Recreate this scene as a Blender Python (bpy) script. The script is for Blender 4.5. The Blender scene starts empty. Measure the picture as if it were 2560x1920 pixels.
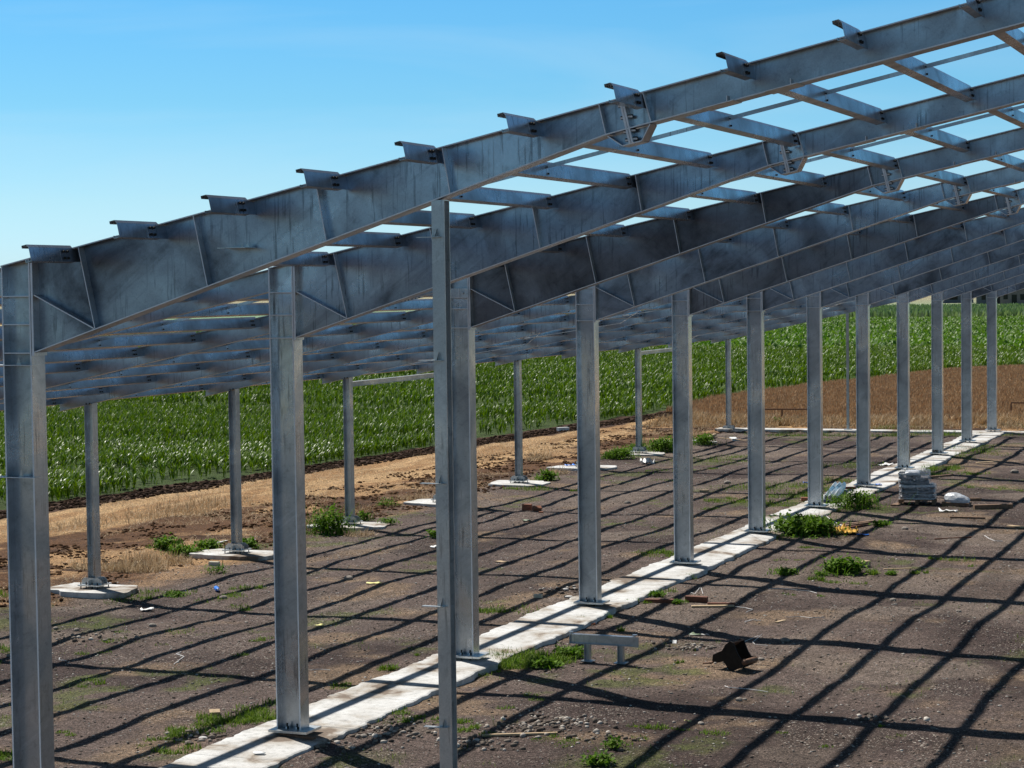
import bpy, math, random
import numpy as np
R = math.radians
sc = bpy.context.scene
col = sc.collection

# ------------------------------------------------------------------ camera
CAM = np.array([12.97708, -18.94832, 5.87490]); FPX = 5270.94; YAW, PIT, ROL = .378062647, -.0453627925, -.0135057216
_F = np.array([-math.sin(YAW)*math.cos(PIT), math.cos(YAW)*math.cos(PIT), math.sin(PIT)])
_r0 = np.array([math.cos(YAW), math.sin(YAW), 0.]); _u0 = np.cross(_r0, _F)
_r = _r0*math.cos(ROL)+_u0*math.sin(ROL); _u = -_r0*math.sin(ROL)+_u0*math.cos(ROL)
cd = bpy.data.cameras.new('camera'); cam = bpy.data.objects.new('camera', cd); col.objects.link(cam)
cd.sensor_width = 36; cd.lens = FPX/2560*36; cd.clip_start = .5; cd.clip_end = 6000
import mathutils
cam.matrix_world = mathutils.Matrix(((_r[0], _u[0], -_F[0], CAM[0]), (_r[1], _u[1], -_F[1], CAM[1]), (_r[2], _u[2], -_F[2], CAM[2]), (0, 0, 0, 1)))
sc.camera = cam

def at(px, py, z=-.14):
    """ground point seen at a pixel of the 2560 px photograph"""
    d = _F+_r*(px-1280)/FPX-_u*(py-960)/FPX
    t = (z-CAM[2])/d[2]; p = CAM+d*t
    return float(p[0]), float(p[1])
def cr(x0, y0, k=3.45625):
    return lambda cx, cy, z=-.14: at(x0+cx/k, y0+cy/k, z)

# ------------------------------------------------------------------ sky, sun, exposure
SUN = mathutils.Vector((-.645, .42, 1.0)).normalized()
w = bpy.data.worlds.new('World'); sc.world = w; w.use_nodes = True
wn = w.node_tree.nodes; wl = w.node_tree.links; wn.clear()
sky = wn.new('ShaderNodeTexSky'); sky.sky_type = 'NISHITA'; sky.sun_disc = False
sky.sun_elevation = math.asin(SUN.z); sky.sun_rotation = math.atan2(SUN.x, SUN.y)
sky.altitude = 400; sky.air_density = 1.0; sky.dust_density = .3; sky.ozone_density = 2.0
tc = wn.new('ShaderNodeTexCoord'); sp = wn.new('ShaderNodeSeparateXYZ'); wl.new(tc.outputs['Generated'], sp.inputs[0])
rp = wn.new('ShaderNodeValToRGB'); wl.new(sp.outputs['Z'], rp.inputs[0])
els = rp.color_ramp.elements
els[0].position = 0; els[0].color = (.60, .88, 1.32, 1)
els[1].position = 1; els[1].color = (.15, .18, .21, 1)
for pos, c in ((.024, (.59, .88, 1.25)), (.042, (.58, .86, 1.13)), (.089, (.40, .79, 1.02)), (.136, (.34, .79, 1.05)), (.22, (.25, .52, .74)), (.38, (.19, .27, .34))):
    e = els.new(pos); e.color = (*c, 1)
mx = wn.new('ShaderNodeMixRGB'); mx.blend_type = 'MULTIPLY'; mx.inputs[0].default_value = 1
wl.new(sky.outputs[0], mx.inputs[1]); wl.new(rp.outputs[0], mx.inputs[2])
wmp = wn.new('ShaderNodeMapping'); wmp.inputs['Scale'].default_value = (2.2, 2.2, 16); wmp.inputs['Rotation'].default_value = (.12, .2, 0); wl.new(tc.outputs['Generated'], wmp.inputs[0])
wno = wn.new('ShaderNodeTexNoise'); wno.inputs['Scale'].default_value = 1.6; wno.inputs['Detail'].default_value = 5; wno.inputs['Distortion'].default_value = .6; wl.new(wmp.outputs[0], wno.inputs['Vector'])
wrp = wn.new('ShaderNodeValToRGB'); wl.new(wno.outputs[0], wrp.inputs[0]); wrp.color_ramp.elements[0].position = .45; wrp.color_ramp.elements[0].color = (0, 0, 0, 1); wrp.color_ramp.elements[1].position = .85; wrp.color_ramp.elements[1].color = (.35, .35, .35, 1)
wmx = wn.new('ShaderNodeMixRGB'); wl.new(wrp.outputs[0], wmx.inputs[0]); wl.new(mx.outputs[0], wmx.inputs[1]); wmx.inputs[2].default_value = (5.4, 7.4, 8.6, 1)
bg = wn.new('ShaderNodeBackground'); bg.inputs[1].default_value = .085
wl.new(wmx.outputs[0], bg.inputs[0])
wo = wn.new('ShaderNodeOutputWorld'); wl.new(bg.outputs[0], wo.inputs[0])
sl = bpy.data.lights.new('sun', 'SUN'); sl.energy = 5.0; sl.angle = R(.5); sl.color = (1, .955, .89)
so = bpy.data.objects.new('sun', sl); col.objects.link(so); so.rotation_euler = SUN.to_track_quat('Z', 'Y').to_euler(); so.location = (0, 30, 60)
sc.view_settings.view_transform = 'Standard'; sc.view_settings.look = 'None'
sc.view_settings.exposure = .35; sc.view_settings.gamma = 1
sc.render.engine = 'CYCLES'
sc.cycles.max_bounces = 6; sc.cycles.diffuse_bounces = 3; sc.cycles.glossy_bounces = 3; sc.cycles.transparent_max_bounces = 4
sc.render.resolution_x = 1024; sc.render.resolution_y = 768

# ------------------------------------------------------------------ helpers
rng = np.random.default_rng(7); rnd = random.Random(11)

def tag(o, label=None, cat=None, group=None, kind=None):
    if label: o['label'] = label
    if cat: o['category'] = cat
    if group: o['group'] = group
    if kind: o['kind'] = kind
    return o
def empty(name, loc, label, cat, group=None, rz=0):
    o = bpy.data.objects.new(name, None); col.objects.link(o)
    o.location = loc; o.rotation_euler = (0, 0, rz); o.empty_display_size = .2
    return tag(o, label, cat, group)
class MB:
    def __init__(s): s.v = []; s.f = []
    def add(s, vs, fs):
        b = len(s.v); s.v += [tuple(map(float, p)) for p in vs]; s.f += [tuple(b+i for i in f) for f in fs]; return s
    def box(s, x0, x1, y0, y1, z0, z1):
        return s.add([(x0, y0, z0), (x1, y0, z0), (x1, y1, z0), (x0, y1, z0), (x0, y0, z1), (x1, y0, z1), (x1, y1, z1), (x0, y1, z1)],
                     [(0, 3, 2, 1), (4, 5, 6, 7), (0, 1, 5, 4), (1, 2, 6, 5), (2, 3, 7, 6), (3, 0, 4, 7)])
    def xz(s, poly, y0, y1):                       # polygon in X-Z, extruded along Y
        n = len(poly)
        return s.add([(x, y0, z) for x, z in poly]+[(x, y1, z) for x, z in poly],
                     [tuple(range(n)), tuple(range(2*n-1, n-1, -1))]+[((i+1) % n, i, n+i, n+(i+1) % n) for i in range(n)])
    def xy(s, poly, z0, z1):
        n = len(poly)
        return s.add([(x, y, z0) for x, y in poly]+[(x, y, z1) for x, y in poly],
                     [tuple(range(n-1, -1, -1)), tuple(range(n, 2*n))]+[(i, (i+1) % n, n+(i+1) % n, n+i) for i in range(n)])
    def strip(s, a, b, t, y0, y1):                 # plate seen edge-on in X-Z from a to b, thickness t
        dx, dz = b[0]-a[0], b[1]-a[1]; L = math.hypot(dx, dz); nx, nz = -dz/L*t/2, dx/L*t/2
        return s.xz([(a[0]-nx, a[1]-nz), (b[0]-nx, b[1]-nz), (b[0]+nx, b[1]+nz), (a[0]+nx, a[1]+nz)], y0, y1)
    def bar(s, a, b, wy, t, up=(0, 0, 1)):         # box of section wy x t from a to b
        a = mathutils.Vector(a); b = mathutils.Vector(b); d = (b-a).normalized()
        side = d.cross(mathutils.Vector(up)).normalized()*wy/2; u = side.cross(d).normalized()*t/2
        return s.add([a-side-u, a+side-u, a+side+u, a-side+u, b-side-u, b+side-u, b+side+u, b-side+u],
                     [(0, 1, 2, 3), (7, 6, 5, 4), (0, 4, 5, 1), (1, 5, 6, 2), (2, 6, 7, 3), (3, 7, 4, 0)])
    def tube(s, pts, r, n=6):
        pts = [mathutils.Vector(p) for p in pts]; rings = []
        for i, p in enumerate(pts):
            d = (pts[min(i+1, len(pts)-1)]-pts[max(i-1, 0)]).normalized()
            a = d.orthogonal().normalized(); b = d.cross(a); rr = r[i] if isinstance(r, (list, tuple)) else r
            rings.append([p+a*rr*math.cos(2*math.pi*k/n)+b*rr*math.sin(2*math.pi*k/n) for k in range(n)])
        vs = [q for g in rings for q in g]; fs = [tuple(range(n-1, -1, -1)), tuple((len(pts)-1)*n+k for k in range(n))]
        for i in range(len(pts)-1):
            for k in range(n): fs.append((i*n+k, i*n+(k+1) % n, (i+1)*n+(k+1) % n, (i+1)*n+k))
        return s.add(vs, fs)
    def bolt(s, c, axis='y', r=.016, h=.022, n=6):
        c = mathutils.Vector(c); ax = {'x': (1, 0, 0), 'y': (0, 1, 0), 'z': (0, 0, 1)}[axis]; ax = mathutils.Vector(ax)*h/2
        return s.tube([c-ax, c+ax], r, n)
    def mesh(s, name, m, smooth=False):
        me = bpy.data.meshes.new(name); me.from_pydata(s.v, [], s.f); me.update()
        if smooth: me.polygons.foreach_set('use_smooth', [True]*len(me.polygons))
        for q in (m if isinstance(m, (list, tuple)) else [m]): me.materials.append(q)
        return me
    def build(s, name, m, parent=None, smooth=False, **kw):
        o = bpy.data.objects.new(name, s.mesh(name, m, smooth)); col.objects.link(o); o.parent = parent
        return tag(o, **kw)
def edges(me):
    """paint a pale highlight on thin edge faces turned to the camera side"""
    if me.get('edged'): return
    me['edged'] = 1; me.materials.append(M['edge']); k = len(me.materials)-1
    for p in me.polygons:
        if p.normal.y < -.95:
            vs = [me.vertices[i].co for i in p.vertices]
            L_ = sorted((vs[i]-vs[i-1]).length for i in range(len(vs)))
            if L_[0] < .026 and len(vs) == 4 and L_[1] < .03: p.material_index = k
def fix(o):                                         # consistent outward normals
    import bmesh
    b = bmesh.new(); b.from_mesh(o.data); bmesh.ops.recalc_face_normals(b, faces=b.faces); b.to_mesh(o.data); b.free(); return o
def kids(o): return [c for c in KID.get(o.name, [])]
KID = {}
def reg(root, *parts):
    KID.setdefault(root.name, []).extend(parts); return root
def dup(root, loc, label, rz=None):
    c = root.copy(); col.objects.link(c); c.location = loc; c['label'] = label
    if rz is not None: c.rotation_euler = (0, 0, rz)
    for p in kids(root):
        q = p.copy(); col.objects.link(q); q.parent = c
        for g in kids(p):
            h = g.copy(); col.objects.link(h); h.parent = q
    return c
ORD = ['zeroth', 'first', 'second', 'third', 'fourth', 'fifth', 'sixth', 'seventh', 'eighth', 'ninth', 'tenth', 'eleventh', 'twelfth', 'thirteenth']
NEAR = ['zero', 'nearest', 'second nearest', 'third nearest', 'fourth nearest', 'fifth nearest', 'sixth nearest', 'seventh nearest', 'eighth nearest',
        'fourth farthest', 'third farthest', 'second farthest', 'farthest']

# ------------------------------------------------------------------ materials
def mat(name):
    m = bpy.data.materials.new(name); m.use_nodes = True
    nt = m.node_tree; b = nt.nodes['Principled BSDF']
    return m, nt, b, nt.nodes, nt.links
def ramp(nt, src, stops):
    r = nt.nodes.new('ShaderNodeValToRGB'); nt.links.new(src, r.inputs[0]); e = r.color_ramp.elements
    e[0].position = stops[0][0]; e[0].color = (*stops[0][1], 1); e[1].position = stops[-1][0]; e[1].color = (*stops[-1][1], 1)
    for p, c in stops[1:-1]:
        q = e.new(p); q.color = (*c, 1)
    return r.outputs[0]
def g3(v): return (v, v, v)
def noise(nt, vec, scale, det=4, rough=.6, dist=0):
    n = nt.nodes.new('ShaderNodeTexNoise'); n.inputs['Scale'].default_value = scale; n.inputs['Detail'].default_value = det
    n.inputs['Roughness'].default_value = rough; n.inputs['Distortion'].default_value = dist
    if vec is not None: nt.links.new(vec, n.inputs['Vector'])
    return n.outputs[0]
def mul(nt, a, b, f=1, mode='MULTIPLY'):
    m = nt.nodes.new('ShaderNodeMixRGB'); m.blend_type = mode; m.inputs[0].default_value = f
    for i, q in ((1, a), (2, b)):
        if hasattr(q, 'links'): nt.links.new(q, m.inputs[i])
        else: m.inputs[i].default_value = (*q, 1)
    return m.outputs[0]
def bump(nt, b, h, s, d=.02):
    n = nt.nodes.new('ShaderNodeBump'); n.inputs['Strength'].default_value = s; n.inputs['Distance'].default_value = d
    nt.links.new(h, n.inputs['Height']); nt.links.new(n.outputs[0], b.inputs['Normal'])
def coords(nt, scale=(1, 1, 1), world=True):
    if world:
        g = nt.nodes.new('ShaderNodeNewGeometry'); src = g.outputs['Position']
    else:
        g = nt.nodes.new('ShaderNodeTexCoord'); src = g.outputs['Object']
    mp = nt.nodes.new('ShaderNodeMapping'); mp.inputs['Scale'].default_value = scale; nt.links.new(src, mp.inputs[0])
    return mp.outputs[0]

def steel(name, base, tint=(1, 1, 1), rough=.42, metal=.55, dark=.45):
    m, nt, b, N, L = mat(name)
    def rotc(ang, sc_):
        mp = nt.nodes.new('ShaderNodeMapping'); mp.vector_type = 'TEXTURE'; mp.inputs['Rotation'].default_value = (0, ang, 0); mp.inputs['Scale'].default_value = sc_
        L.new(coords(nt), mp.inputs[0]); return mp.outputs[0]
    c1 = noise(nt, coords(nt, (1, 1, 1)), .8, 6, .62, .6)               # broad patina
    c2 = noise(nt, coords(nt, (20, 20, 1.1)), 1.5, 3, .6)               # run marks down the faces
    c4 = noise(nt, rotc(R(-38), (1.6, 1, .16)), 1.4, 5, .6, .3)         # diagonal scuffs
    c5 = noise(nt, coords(nt), 9, 5, .75, .5)                           # smudges
    c3 = noise(nt, coords(nt), 60, 2, .5)                               # spangle
    a = ramp(nt, c1, [(.33, g3(dark)), (.48, g3(.84)), (.64, g3(1.16))])
    a = mul(nt, a, ramp(nt, c4, [(.34, g3(.72+.28*dark)), (.45, g3(1.0)), (.62, g3(1.0)), (.70, g3(1.15))]))
    rm = ramp(nt, c1, [(.44, g3(0)), (.58, g3(.75))])
    ru = ramp(nt, c2, [(.36, g3(.42)), (.42, g3(1.0)), (.8, g3(1.0))])
    mr = nt.nodes.new('ShaderNodeMixRGB'); mr.blend_type = 'MULTIPLY'; L.new(rm, mr.inputs[0]); L.new(a, mr.inputs[1]); L.new(ru, mr.inputs[2])
    v = mul(nt, mr.outputs[0], ramp(nt, c5, [(.28, g3(.70)), (.45, g3(1.0)), (.75, g3(1.06))]))
    v = mul(nt, v, ramp(nt, c3, [(.3, g3(.93)), (.7, g3(1.06))]))
    v = mul(nt, v, tuple(base*t for t in tint))
    L.new(v, b.inputs['Base Color']); b.inputs['Metallic'].default_value = metal
    rr = ramp(nt, c1, [(.3, g3(rough+.16)), (.7, g3(rough-.08))]); L.new(rr, b.inputs['Roughness'])
    bump(nt, b, c3, .03, .002)
    return m
M = {}
M['galv'] = steel('galvanised_steel', .40, (.90, .98, 1.11), .30, .86, .34)
M['galv_roof'] = steel('smooth_galvanised_girder_steel', .48, (.92, 1, 1.08), .30, .84, .66)
M['galv_col'] = steel('smooth_galvanised_column_steel', .57, (.92, .99, 1.07), .27, .9, .60)
M['galv_light'] = steel('light_galvanised_steel', .62, (.97, 1.0, 1.0), .32, .7, .75)  # on stiffeners, the lighter colour stands in for light caught on plate edges
M['galv_dull'] = steel('dull_patinated_steel', .22, (.98, .98, 1.05), .36, .8, .42)
M['galv_sheet'] = steel('galvanised_cold_formed_sheet', .48, (.96, 1, 1.04), .26, .8, .5)
def plain(name, c, rough=.7, metal=0, var=.25, scale=8, spec=.4, bmp=0, trans=0):
    m, nt, b, N, L = mat(name)
    n = noise(nt, coords(nt, (1, 1, 1)), scale, 5, .6)
    v = mul(nt, ramp(nt, n, [(.3, g3(1-var)), (.7, g3(1+var))]), c)
    L.new(v, b.inputs['Base Color']); b.inputs['Roughness'].default_value = rough; b.inputs['Metallic'].default_value = metal
    b.inputs['Specular IOR Level'].default_value = spec
    if bmp: bump(nt, b, n, bmp, .02)
    return m
M['edge'] = plain('edge_highlight', (.82, .84, .86), .45, .1, .12, 6)  # near-white colour, a painted highlight for the thin steel edges
M['bolt'] = plain('dark_bolt_steel', (.035, .033, .03), .75, .0, .2, 8, .15)
M['rust'] = plain('rusty_black_iron', (.018, .013, .010), .65, .3, .4, 14, .3)
M['rust2'] = plain('brown_rusted_iron', (.16, .085, .05), .7, .2, .3, 20)
M['wood'] = plain('weathered_timber', (.19, .115, .07), .8, 0, .35, 12)
M['wood_red'] = plain('red_brown_timber', (.15, .055, .03), .75, 0, .3, 12)
M['wood_pale'] = plain('pale_sawn_timber', (.45, .33, .2), .8, 0, .2, 12)
M['brick'] = plain('broken_red_brick', (.28, .11, .06), .85, 0, .3, 9)
M['pale_block'] = plain('pale_cement_block', (.5, .48, .38), .85, 0, .15, 9)
M['orange'] = plain('orange_clay', (.55, .16, .06), .8, 0, .2, 9)
M['white'] = plain('white_plastic_scrap', (.72, .72, .70), .5, 0, .08, 9)
M['blue'] = plain('blue_plastic', (.03, .19, .72), .3, 0, .1, 9)
M['yellow'] = plain('yellow_fabric', (.62, .36, .07), .85, 0, .22, 14, .2, .4)
M['yellow_pale'] = plain('pale_yellow_paper', (.72, .66, .25), .7, 0, .1, 14)
M['green_pl'] = plain('faded_green_plastic', (.16, .21, .13), .5, 0, .2, 9)
M['wrap'] = plain('white_stretch_film', (.55, .57, .6), .28, 0, .25, 22, .6, .6)
M['sack'] = plain('grey_cement_sacks', (.17, .16, .165), .5, 0, .3, 10, .5, .4)
M['stone'] = plain('grey_field_stone', (.24, .21, .18), .9, 0, .3, 7)
M['stone_w'] = plain('pale_rubble_stone', (.48, .47, .45), .9, 0, .2, 7)
M['strap'] = plain('white_plastic_strap', (.7, .68, .66), .5, 0, .05)
def leafmat(name, c, rough=.45, c2=None, spec=.5, tr=(1.1, 1.25, .6), tf=.28):
    m, nt, b, N, L = mat(name)
    oi = N.new('ShaderNodeNewGeometry')
    v = ramp(nt, oi.outputs['Random Per Island'], [(0, c), (.5, tuple(.5*(p+q) for p, q in zip(c, c2 or c))), (1, c2 or tuple(q*1.5 for q in c))])
    L.new(v, b.inputs['Base Color']); b.inputs['Roughness'].default_value = rough; b.inputs['Specular IOR Level'].default_value = spec
    t = N.new('ShaderNodeBsdfTranslucent'); L.new(mul(nt, v, tr), t.inputs[0])
    ms = N.new('ShaderNodeMixShader'); ms.inputs[0].default_value = tf
    L.new(b.outputs[0], ms.inputs[1]); L.new(t.outputs[0], ms.inputs[2]); L.new(ms.outputs[0], N['Material Output'].inputs[0])
    return m
M['corn'] = leafmat('maize_leaf', (.034, .090, .002), .42, (.175, .275, .006), .40, (1.1, 1.15, .45), .24)
M['corn_far'] = leafmat('distant_crop_leaf', (.05, .14, .008), .55, (.16, .26, .03), .35)
M['leaf'] = leafmat('weed_leaf', (.042, .105, .009), .75, (.16, .26, .028), .12)
M['grassm'] = leafmat('short_grass_blade', (.06, .13, .012), .7, (.20, .27, .035), .2)
M['straw'] = leafmat('dry_straw', (.30, .20, .11), .8, (.62, .49, .32), .15, (1, .95, .85), .15)
M['wheat'] = leafmat('ripe_cereal_stalk', (.31, .19, .105), .8, (.52, .36, .21), .15, (1, .95, .85), .15)
M['reed'] = leafmat('blue_green_cereal', (.10, .16, .08), .6, (.20, .27, .15), .3)

# concrete
m, nt, b, N, L = mat('pale_cast_concrete'); M['concrete'] = m
n1 = noise(nt, coords(nt), .9, 6, .62, .4); n2 = noise(nt, coords(nt), 9, 5, .7); n3 = noise(nt, coords(nt), 70, 3, .6)
v = mul(nt, ramp(nt, n1, [(.375, (.17, .125, .09)), (.425, (.36, .32, .27)), (.51, (.50, .49, .465)), (.64, (.62, .62, .605))]), ramp(nt, n2, [(.32, g3(.66)), (.45, g3(.95)), (.6, g3(1.04))]))
v = mul(nt, v, ramp(nt, n3, [(.33, g3(.6)), (.43, g3(1.0)), (.8, g3(1.03))]))
sxyz = N.new('ShaderNodeSeparateXYZ'); L.new(coords(nt), sxyz.inputs[0])
def mth(op, a, b_=0.):
    q = N.new('ShaderNodeMath'); q.operation = op
    for i, k in ((0, a), (1, b_)):
        if hasattr(k, 'links'): L.new(k, q.inputs[i])
        else: q.inputs[i].default_value = k
    return q.outputs[0]
jn = mth('ABSOLUTE', mth('SUBTRACT', mth('FRACT', mth('ADD', mth('DIVIDE', mth('ADD', sxyz.outputs[1], mth('MULTIPLY', n2, .05)), 4.1), .37)), .5))
v = mul(nt, v, ramp(nt, jn, [(0, g3(.30)), (.0035, g3(1.0)), (1, g3(1.0))]))
L.new(v, b.inputs['Base Color']); b.inputs['Roughness'].default_value = .9; bump(nt, b, n2, .25, .02)

# ground: colour of each soil comes with the mesh, grain from noise
m, nt, b, N, L = mat('site_and_field_soil'); M['ground'] = m
at_ = N.new('ShaderNodeAttribute'); at_.attribute_name = 'soil'
n1 = noise(nt, coords(nt), 3.2, 6, .72, .2); n2 = noise(nt, coords(nt), 22, 5, .75); n3 = noise(nt, coords(nt), 75, 3, .7)
v = mul(nt, at_.outputs['Color'], ramp(nt, n1, [(.28, g3(.62)), (.5, g3(1.0)), (.72, g3(1.3))]))
v = mul(nt, v, ramp(nt, n2, [(.3, g3(.38)), (.48, g3(.95)), (.60, g3(1.8)), (.72, g3(2.8))]))
v = mul(nt, v, ramp(nt, n3, [(.34, g3(.6)), (.5, g3(1.0)), (.58, g3(1.5)), (.66, g3(4.2))]))
def specks(v, sc_, thr, lo, colr):
    vo = N.new('ShaderNodeTexVoronoi'); vo.inputs['Scale'].default_value = sc_; L.new(coords(nt), vo.inputs['Vector'])
    s1 = N.new('ShaderNodeMath'); s1.operation = 'LESS_THAN'; s1.inputs[1].default_value = lo; L.new(vo.outputs['Distance'], s1.inputs[0])
    sx = N.new('ShaderNodeSeparateXYZ'); L.new(vo.outputs['Color'], sx.inputs[0])
    s2 = N.new('ShaderNodeMath'); s2.operation = 'GREATER_THAN'; s2.inputs[1].default_value = thr; L.new(sx.outputs[0], s2.inputs[0])
    s3 = N.new('ShaderNodeMath'); s3.operation = 'MULTIPLY'; L.new(s1.outputs[0], s3.inputs[0]); L.new(s2.outputs[0], s3.inputs[1])
    s4 = N.new('ShaderNodeMath'); s4.operation = 'MULTIPLY'; L.new(s3.outputs[0], s4.inputs[0]); L.new(at_.outputs['Alpha'], s4.inputs[1])
    m_ = N.new('ShaderNodeMixRGB'); L.new(s4.outputs[0], m_.inputs[0]); L.new(v, m_.inputs[1]); m_.inputs[2].default_value = (*colr, 1); return m_.outputs[0]
v = specks(v, 34, .76, .36, (.36, .31, .26)); v = specks(v, 17, .90, .32, (.46, .41, .35)); v = specks(v, 24, .86, .40, (.035, .028, .024))
L.new(v, b.inputs['Base Color']); b.inputs['Roughness'].default_value = .95; b.inputs['Specular IOR Level'].default_value = .15
hh = mul(nt, n2, n3, .35, 'ADD'); bump(nt, b, hh, .9, .05)

# ------------------------------------------------------------------ terrain
def vnoise(x, y, s, seed):
    r = np.random.default_rng(seed); T = r.random((256, 256))
    u = x/s; v = y/s; i = np.floor(u).astype(int); j = np.floor(v).astype(int); fu = u-i; fv = v-j
    fu = fu*fu*(3-2*fu); fv = fv*fv*(3-2*fv); i %= 256; j %= 256; i1 = (i+1) % 256; j1 = (j+1) % 256
    return (T[i, j]*(1-fu)+T[i1, j]*fu)*(1-fv)+(T[i, j1]*(1-fu)+T[i1, j1]*fu)*fv
def fbm(x, y, s, seed, o=4, g=.55):
    a = 0; w_ = 1; t = 0
    for k in range(o):
        a = a+w_*vnoise(x+k*17.3, y-k*9.1, s/2**k, seed+k); t += w_; w_ *= g
    return a/t
def sm(a, b, x):
    t = np.clip((x-a)/(b-a), 0, 1); return t*t*(3-2*t)
def x_corn(y):  return np.interp(y, [-40, 0, 31.5, 40, 48.5, 60.4, 69.5, 78.6, 91, 105, 114, 127, 133, 142, 160], [-30, -25.6, -22.6, -21.4, -20.5, -19.9, -19.2, -18.0, -18.6, -16.7, -14.8, -12.7, -8.4, 2, 90])
def x_soil(y):  return np.interp(y, [-40, 0, 29.3, 38.2, 46.1, 56.8, 65.1, 74.4], [-28.5, -24.2, -21.2, -20.3, -19.4, -18.4, -17.6, -16.2])
def x_track(y): return np.interp(y, [-40, 0, 25.9, 31.7, 38.2, 47.7, 57.5, 65.7], [-23, -20.4, -17.4, -16.6, -15.5, -14.8, -14.8, -14.4])
def y_wheat(x): return np.interp(x, [-17.5, -15.5, -12.6, -8.3, 0, 12], [79, 74.5, 71.8, 71.2, 72.8, 74.5])
def height(x, y):
    site = sm(-13.5, -11.5, x)
    h = -.15-.10*sm(-1.5, -10, x)
    h = h+site*((fbm(x, y, 2.6, 3, 4, .42)-.5)*.14)+(1-site)*((fbm(x, y, 1.1, 9, 4)-.5)*.16)
    h = h+(vnoise(x, y, .24, 21)-.5)*.022
    for n_ in range(3, 12): h = h-(.12 if n_ == 3 else .02)*np.exp(-((x+10.9)/1.2)**2-((y-(6*n_-1.15))/.38)**2)
    t = sm(.05, .3, np.abs(x+.275)-.66)                       # soil meets the footing strip
    on = ((np.abs(x+.275) < .66) & (y < 66.6)) | ((np.abs(y-66.15) < .42) & (x > -11.7) & (x < 40))
    h = np.where(on, -.155, h)
    e = np.abs(np.abs(x+.275)-.66) < .3
    h = np.where(e & ~on & (y < 66), np.minimum(h, -.10+.06*(fbm(x, y, .7, 31)-.35)), h)
    far = sm(150, 900, np.hypot(x, y)); return h*(1-far)-.3*far
nx = np.r_[[-4000, -2200, -1200, -700, -400, -250, -160, -110, -80, -60, -48, -40, -34], np.arange(-31, 16.01, .1), [18, 21, 26, 34, 48, 70, 110, 180, 320, 600, 1200, 2400, 4000]]
ny = np.r_[[-400, -200, -100, -60, -40, -28, -20, -14, -10, -7, -4], np.arange(-2, 84.01, .12), np.arange(85, 160, 1.), [165, 175, 190, 210, 235, 265, 300, 330, 345, 360, 385, 430, 500, 600, 800, 1200, 2200, 4500]]
X, Y = np.meshgrid(nx, ny, indexing='xy'); Z = height(X, Y)
def lerp(c, d, t): return c*(1-t[..., None])+d*t[..., None]
A_ = np.array
big = fbm(X, Y, 5, 51, 4); mid = fbm(X, Y, 1.7, 61, 4); fine = fbm(X, Y, .5, 71, 3)
grav = lerp(A_([.092, .068, .058])[None, None], A_([.046, .032, .028])[None, None], sm(.42, .62, big))
grav = lerp(grav, A_([.165, .115, .075])[None, None], sm(.58, .72, mid)*.8)
grav = lerp(grav, A_([.07, .085, .022])[None, None], sm(.60, .70, fbm(X, Y, 2.3, 81, 4))*sm(.45, .6, fine)*.65)
mud = sm(.585, .66, fbm(X, Y, 3.4, 131, 3))
grav = lerp(grav, A_([.128, .100, .082])[None, None], mud*.85)
rut = sm(.62, .7, vnoise(X*1.0, Y*.12, .45, 141))*sm(.45, .6, vnoise(X, Y, 6, 142))
grav = lerp(grav, A_([.07, .052, .042])[None, None], rut*.6)
brown = lerp(A_([.088, .045, .022])[None, None], A_([.27, .165, .082])[None, None], sm(.50, .62, fbm(X*.6, Y*.35, .9, 91, 4)))
brown = lerp(brown, A_([.05, .026, .014])[None, None], sm(.58, .68, mid))
tan = lerp(A_([.33, .215, .11])[None, None], A_([.24, .14, .065])[None, None], sm(.45, .62, fbm(X*1.5, Y*.22, .8, 101, 4)))
dark = np.broadcast_to(A_([.048, .026, .016]), X.shape+(3,))*(1+.8*(fine-.5))[..., None]
C = grav
wob = (fbm(X, Y, 2.4, 111, 4)-.5)
C = lerp(C, brown, sm(-11.3, -12.3, X+wob*3.0-.6*np.clip((40-Y)/20, 0, 1)))
C = lerp(C, tan, sm(.15, -.15, X-x_track(Y)+wob*1.3))
C = lerp(C, dark, sm(.1, -.1, X-x_soil(Y)+wob*.7))
straw_b = lerp(A_([.40, .26, .12])[None, None], A_([.16, .10, .05])[None, None], sm(.5, .66, mid))
C = lerp(C, brown, sm(66.3, 67.2, Y+wob)*sm(-16.5, -15.5, X))
C = lerp(C, straw_b, sm(69.0, 70.2, Y+wob*2)*sm(-17.2, -16.2, X))
C = lerp(C, A_([.32, .205, .12])[None, None]*np.ones(X.shape+(1,)), sm(-.3, .3, Y-y_wheat(X))*(X > x_corn(Y)))
fieldg = lerp(A_([.035, .055, .014])[None, None]*np.ones(X.shape+(1,)), A_([.07, .12, .02])[None, None]*np.ones(X.shape+(1,)), sm(60, 200, Y))
C = lerp(C, fieldg, ((X < x_corn(Y)-.3)).astype(float))
C = lerp(C, A_([.13, .17, .06])[None, None]*np.ones(X.shape+(1,)), sm(295, 305, Y))
C = lerp(C, A_([.36, .25, .12])[None, None]*np.ones(X.shape+(1,)), sm(328, 332, Y)*sm(348, 344, Y))
C = lerp(C, A_([.12, .19, .11])[None, None]*np.ones(X.shape+(1,)), sm(350, 360, Y))
C = lerp(C, A_([.20, .18, .11])[None, None]*np.ones(X.shape+(1,)), sm(560, 640, Y))
H, W_ = X.shape
co = np.stack([X, Y, Z], -1).reshape(-1, 3)
I = np.arange(H*W_).reshape(H, W_); q = np.stack([I[:-1, :-1], I[:-1, 1:], I[1:, 1:], I[1:, :-1]], -1).reshape(-1, 4)
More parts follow.
